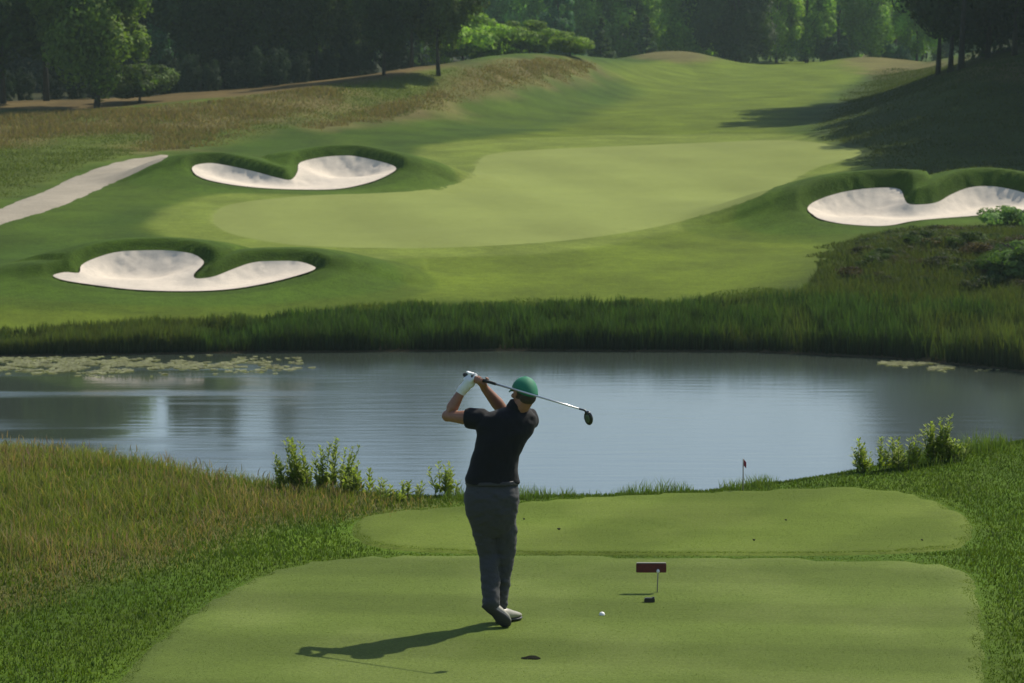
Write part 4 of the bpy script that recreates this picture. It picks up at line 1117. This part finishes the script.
# neck and head
capsule(bm, [NECK0 - Vector((0, 0, .03)), hp(0, -.02, -.06)], [.058, .055])
ellipsoid(bm, hp(0, 0, 0.006), (.074, .091, .082), HR)
ellipsoid(bm, hp(0, .028, -.045), (.058, .066, .068), HR)
ellipsoid(bm, hp(0, .060, -.092), (.028, .024, .020), HR)              # chin
joints(bm, [hp(0, .088, .012), hp(0, .106, -.018), hp(0, .112, -.032)], [.009, .011, .013])   # nose
ellipsoid(bm, hp(0, .092, -.062), (.024, .009, .006), HR); ellipsoid(bm, hp(0, .090, -.073), (.021, .009, .007), HR)  # lips
for s_ in (-1, 1):
    ellipsoid(bm, hp(s_ * .077, -.004, -.012), (.009, .020, .032), HR)   # ears
    ellipsoid(bm, hp(s_ * .030, .086, .020), (.022, .008, .006), HR)     # brows
    ellipsoid(bm, hp(s_ * .030, .080, .004), (.013, .011, .008), HR)     # eyelids
    ellipsoid(bm, hp(s_ * .045, .064, -.030), (.022, .018, .018), HR)    # cheeks
# arms
joints(bm, [LS, LS.lerp(LE, .5), LE, LE.lerp(LW, .35), LW], [.056, .050, .041, .043, .028])
joints(bm, [RS, RS.lerp(RE, .5), RE, RE.lerp(RW, .35), RW], [.056, .050, .042, .045, .029])
grip_hand(bm, 0.012, LW, .078, .0078)
grip_hand(bm, 0.105, RW, .082, .0088, finger_side=-1)
remeshed('body', bm, 0.0042, M_SKIN, golfer, smooth=2)

def wr(co, sx, sy, sz, seed):
    """cloth folds"""
    n = Noise(seed)
    return n.fbm(co[:, 0] * sx + co[:, 1] * sy, co[:, 2] * sz + co[:, 1] * 3, 3) - 0.5
# shirt
bm = bmesh.new()
loft(bm, [(P(492, 483.5, 0), .189, .131), (P(491.5, 478, 0), .188, .130), (P(493, 468, 0), .176, .122), (P(496, 456, 0), .168, .118), (P(500.5, 444, .0), .178, .120), (P(505, 432, .01), .198, .122),
          (P(507, 422, .02), .208, .118), (P(508.5, 415.5, .02), .196, .108), (P(512, 410.5, .02), .130, .085), (P(516, 407.5, .02), .078, .070), (P(518, 405, .02), .062, .062)], yaw=0.12, power=2.2)
def sleeve(a, b_, r0, r1, tlen):
    d_ = (b_ - a).normalized(); e1 = a + d_ * tlen
    tube_bm(bm, [a - d_ * .02, a + d_ * tlen * .5, e1], [r0, (r0 + r1) / 2, r1], 20); ellipsoid(bm, a, (r0, r0, r0))
sleeve(LS, LE, .070, .068, 0.115)
sleeve(RS, RE, .072, .068, 0.17)
remeshed('shirt', bm, 0.008, M_SHIRT, golfer, smooth=3, disp=lambda co: 0.022 * wr(co, 6, 3, 10, 5) + 0.012 * wr(co, 20, 9, 12, 6))
# collar
bm = bmesh.new()
ax_ = (HEAD - NECK0).normalized()
for q in range(1):
    tube_bm(bm, [NECK0 - ax_ * .012, NECK0 + ax_ * .016, NECK0 + ax_ * .046], [.079, .074, .068], 24)
remeshed('collar', bm, 0.006, M_SHIRT, golfer, smooth=1)
# trousers
bm = bmesh.new()
loft(bm, [(P(492, 477, 0), .165, .115), (P(492, 486, 0), .183, .125), (P(491.5, 497, -.005), .192, .135), (P(491.5, 508, 0), .186, .132), (P(492, 518, 0.01), .172, .12), (P(492.5, 528, 0.03), .150, .10), (P(493, 536, 0.04), .10, .07)][::-1], yaw=0.05)
joints(bm, [P(480, 503, 0.0), P(484, 530, .04), P(488.5, 553, 0.07), P(490.5, 577, 0.03), P(491.5, 601, -0.01)], [.100, .084, .072, .064, .063], 18)
joints(bm, [P(502, 503, 0.0), P(504, 530, .07), P(504.5, 553, 0.11), P(501, 580, 0.14), P(499, 607, 0.165)], [.108, .093, .078, .066, .064], 18)
remeshed('trousers', bm, 0.008, M_TROU, golfer, smooth=3, disp=lambda co: 0.018 * wr(co, 8, 5, 12, 8) + 0.018 * wr(co, 18, 9, 30, 9))
# belt
bm = bmesh.new(); loft(bm, [(P(492, 484, 0), .187, .129), (P(492, 479.5, 0), .181, .125)], yaw=0.05); remeshed('belt', bm, 0.006, M_BLACK, golfer, smooth=0)
# glove
bm = bmesh.new(); grip_hand(bm, 0.012, LW, .086, .0112, glove=.008)
gd = (LW - LE).normalized(); tube_bm(bm, [LW - gd * .025, LW + gd * .02], [.034, .035], 18)
remeshed('glove', bm, 0.0042, M_GLOVE, golfer, smooth=1)
# hair
bm = bmesh.new(); ellipsoid(bm, hp(0, -.008, -0.004), (.077, .087, .072), HR); ellipsoid(bm, hp(0, -.046, -.042), (.063, .050, .052), HR)
me = remeshed('hair', bm, 0.006, M_HAIR, golfer, smooth=1).data
bm = bmesh.new(); bm.from_mesh(me)
hl = HEAD - ROOT
kill = [v for v in bm.verts if (v.co - hl).dot(fd) > 0.035]
bmesh.ops.delete(bm, geom=kill, context='VERTS'); bm.to_mesh(me); bm.free()
# cap: crown, button and brim
croot = empty('cap', HEAD - ROOT); croot.parent = golfer
def at_cap(name, bm, mat, parent=croot):
    me = bm_mesh(name, bm); return link(name, me, mat, parent)
CAPR = Matrix((hr, fd, hu)).transposed()
bm = bmesh.new()
r = bmesh.ops.create_uvsphere(bm, u_segments=36, v_segments=24, radius=1.0)
bmesh.ops.delete(bm, geom=[v for v in bm.verts if v.co.z < -0.02], context='VERTS')
for v in bm.verts:
    an = math.atan2(v.co.y, v.co.x)
    seam = 0.012 * abs(math.sin(3 * an)) ** .4
    low = max(0.0, -v.co.y) * (1 - max(v.co.z, 0)) * 0.050           # the back of the cap sits lower
    v.co = Vector((v.co.x * (.087 + seam * .1), v.co.y * .104, v.co.z * .094 - low))
bmesh.ops.rotate(bm, verts=bm.verts, matrix=CAPR); bmesh.ops.translate(bm, verts=bm.verts, vec=hu * .010 - fd * .004)
o = at_cap('cap_crown', bm, M_CAP); md = o.modifiers.new('s', 'SOLIDIFY'); md.thickness = 0.003
bm = bmesh.new(); ellipsoid(bm, hu * .105 - fd * .004, (.008, .008, .004), CAPR, 12); at_cap('button', bm, M_CAP)
bm = bmesh.new(); G_ = []
for i in range(13):
    a = math.radians(-62 + i * 124 / 12)
    row = []
    for j in range(5):
        t_ = j / 4; rr_ = 0.100 + 0.068 * t_ * math.cos(a * .9)
        x_ = math.sin(a) * (.084 + .006 * t_); y_ = math.cos(a) * rr_ + .0
        row.append(bm.verts.new(hr * x_ + fd * y_ + hu * (.026 - .02 * t_ - .018 * math.sin(a) ** 2 * t_)))
    G_.append(row)
for i in range(12):
    for j in range(4): bm.faces.new((G_[i][j], G_[i + 1][j], G_[i + 1][j + 1], G_[i][j + 1]))
o = at_cap('brim', bm, M_CAP); md = o.modifiers.new('s', 'SOLIDIFY'); md.thickness = 0.003
# shoes
def shoe(heel, toe, up, name):
    d_ = (toe - heel); L = d_.length; d_.normalize(); up = (up - d_ * up.dot(d_)).normalized(); sd = d_.cross(up)
    R_ = Matrix((d_, sd, up)).transposed()
    r_ = empty(name, heel - ROOT); r_.parent = golfer
    def ring_loft(bm, secs):
        RR = []
        for t_, w_, lo, hi in secs:
            c_ = d_ * (t_ * L); vs = []
            for q in range(16):
                a = q * 2 * math.pi / 16
                vs.append(bm.verts.new(c_ + sd * (w_ * math.cos(a)) + up * ((lo + hi) / 2 + (hi - lo) / 2 * math.sin(a))))
            RR.append(vs)
        for a_, b_ in zip(RR, RR[1:]):
            for q in range(16): bm.faces.new((a_[q], a_[(q + 1) % 16], b_[(q + 1) % 16], b_[q]))
        bm.faces.new(RR[0][::-1]); bm.faces.new(RR[-1])
    bm = bmesh.new(); ring_loft(bm, [(-.02, .018, .02, .05), (.02, .034, .008, .085), (.15, .038, .008, .098), (.35, .040, .008, .092), (.6, .047, .008, .068), (.8, .048, .008, .052), (.93, .036, .008, .040), (1.0, .016, .012, .028)])
    link('upper', bm_mesh('upper', bm), M_SHOE, r_)
    bm = bmesh.new(); ring_loft(bm, [(-.035, .014, -.004, .014), (.0, .034, -.010, .020), (.25, .037, -.010, .020), (.42, .035, -.004, .020), (.68, .050, -.010, .020), (.85, .048, -.010, .018), (.97, .034, -.008, .016), (1.02, .012, -.002, .012)])
    link('sole', bm_mesh('sole', bm), M_SOLE, r_)
    return r_
th = P(484.5, 604.5, -0.05); tt = P(509, 626.5, -0.02)
tt.z = TZ + .012
shoe(th, tt, Vector((0.25, 0.9, 0.3)), 'shoe')
lh = PZ_(499, 0.011, 0.10); lt = PZ_(519.5, 0.011, 0.29)
shoe(lh, lt, Vector((0, 0, 1)), 'shoe')

# golf club
club = empty('golf_club', CA); tag(club, 'steel shafted golf club with a dark head, held over the shoulder', 'golf club')
def cl(v): return v - CA
bm = bmesh.new(); tube_bm(bm, [cl(CA - cd * .045), cl(CA + cd * .10), cl(CA + cd * .25)], [.0150, .0130, .0105], 14); link('grip', bm_mesh('grip', bm), M_GRIP, club)
bm = bmesh.new(); tube_bm(bm, [cl(CA + cd * .24), cl(CB)], [.0075, .0050], 12); link('shaft', bm_mesh('shaft', bm), M_STEEL, club)
hd = P(588.5, 418.0, -0.57)
side = Vector((0.16, 0.10, -1)).normalized()
bm = bmesh.new(); tube_bm(bm, [cl(CB - cd * .05), cl(CB), cl(CB.lerp(hd, .5))], [.0065, .0070, .010], 12); link('hosel', bm_mesh('hosel', bm), M_CLUB, club)
tx = side; ty = Vector((-.55, -.75, -.1)); ty = (ty - tx * ty.dot(tx)).normalized(); tz = tx.cross(ty)
RH = Matrix((tx, ty, tz)).transposed()
bm = bmesh.new(); ellipsoid(bm, (0, 0, 0), (.050, .022, .033), None, 24)
for v in bm.verts:
    if v.co.y > 0.010: v.co.y = 0.010 + (v.co.y - .010) * .3
bmesh.ops.rotate(bm, verts=bm.verts, matrix=RH); bmesh.ops.translate(bm, verts=bm.verts, vec=cl(hd))
link('club_head', bm_mesh('club_head', bm), M_CLUB, club)
bm = bmesh.new(); ellipsoid(bm, (0, 0, 0), (.030, .004, .018), None, 16)
bmesh.ops.rotate(bm, verts=bm.verts, matrix=RH); bmesh.ops.translate(bm, verts=bm.verts, vec=cl(hd) + ty * .013)
link('sole_plate', bm_mesh('sole_plate', bm), simple('sole_metal', (0.10, 0.13, 0.10), 0.4, metal=0.6), club)
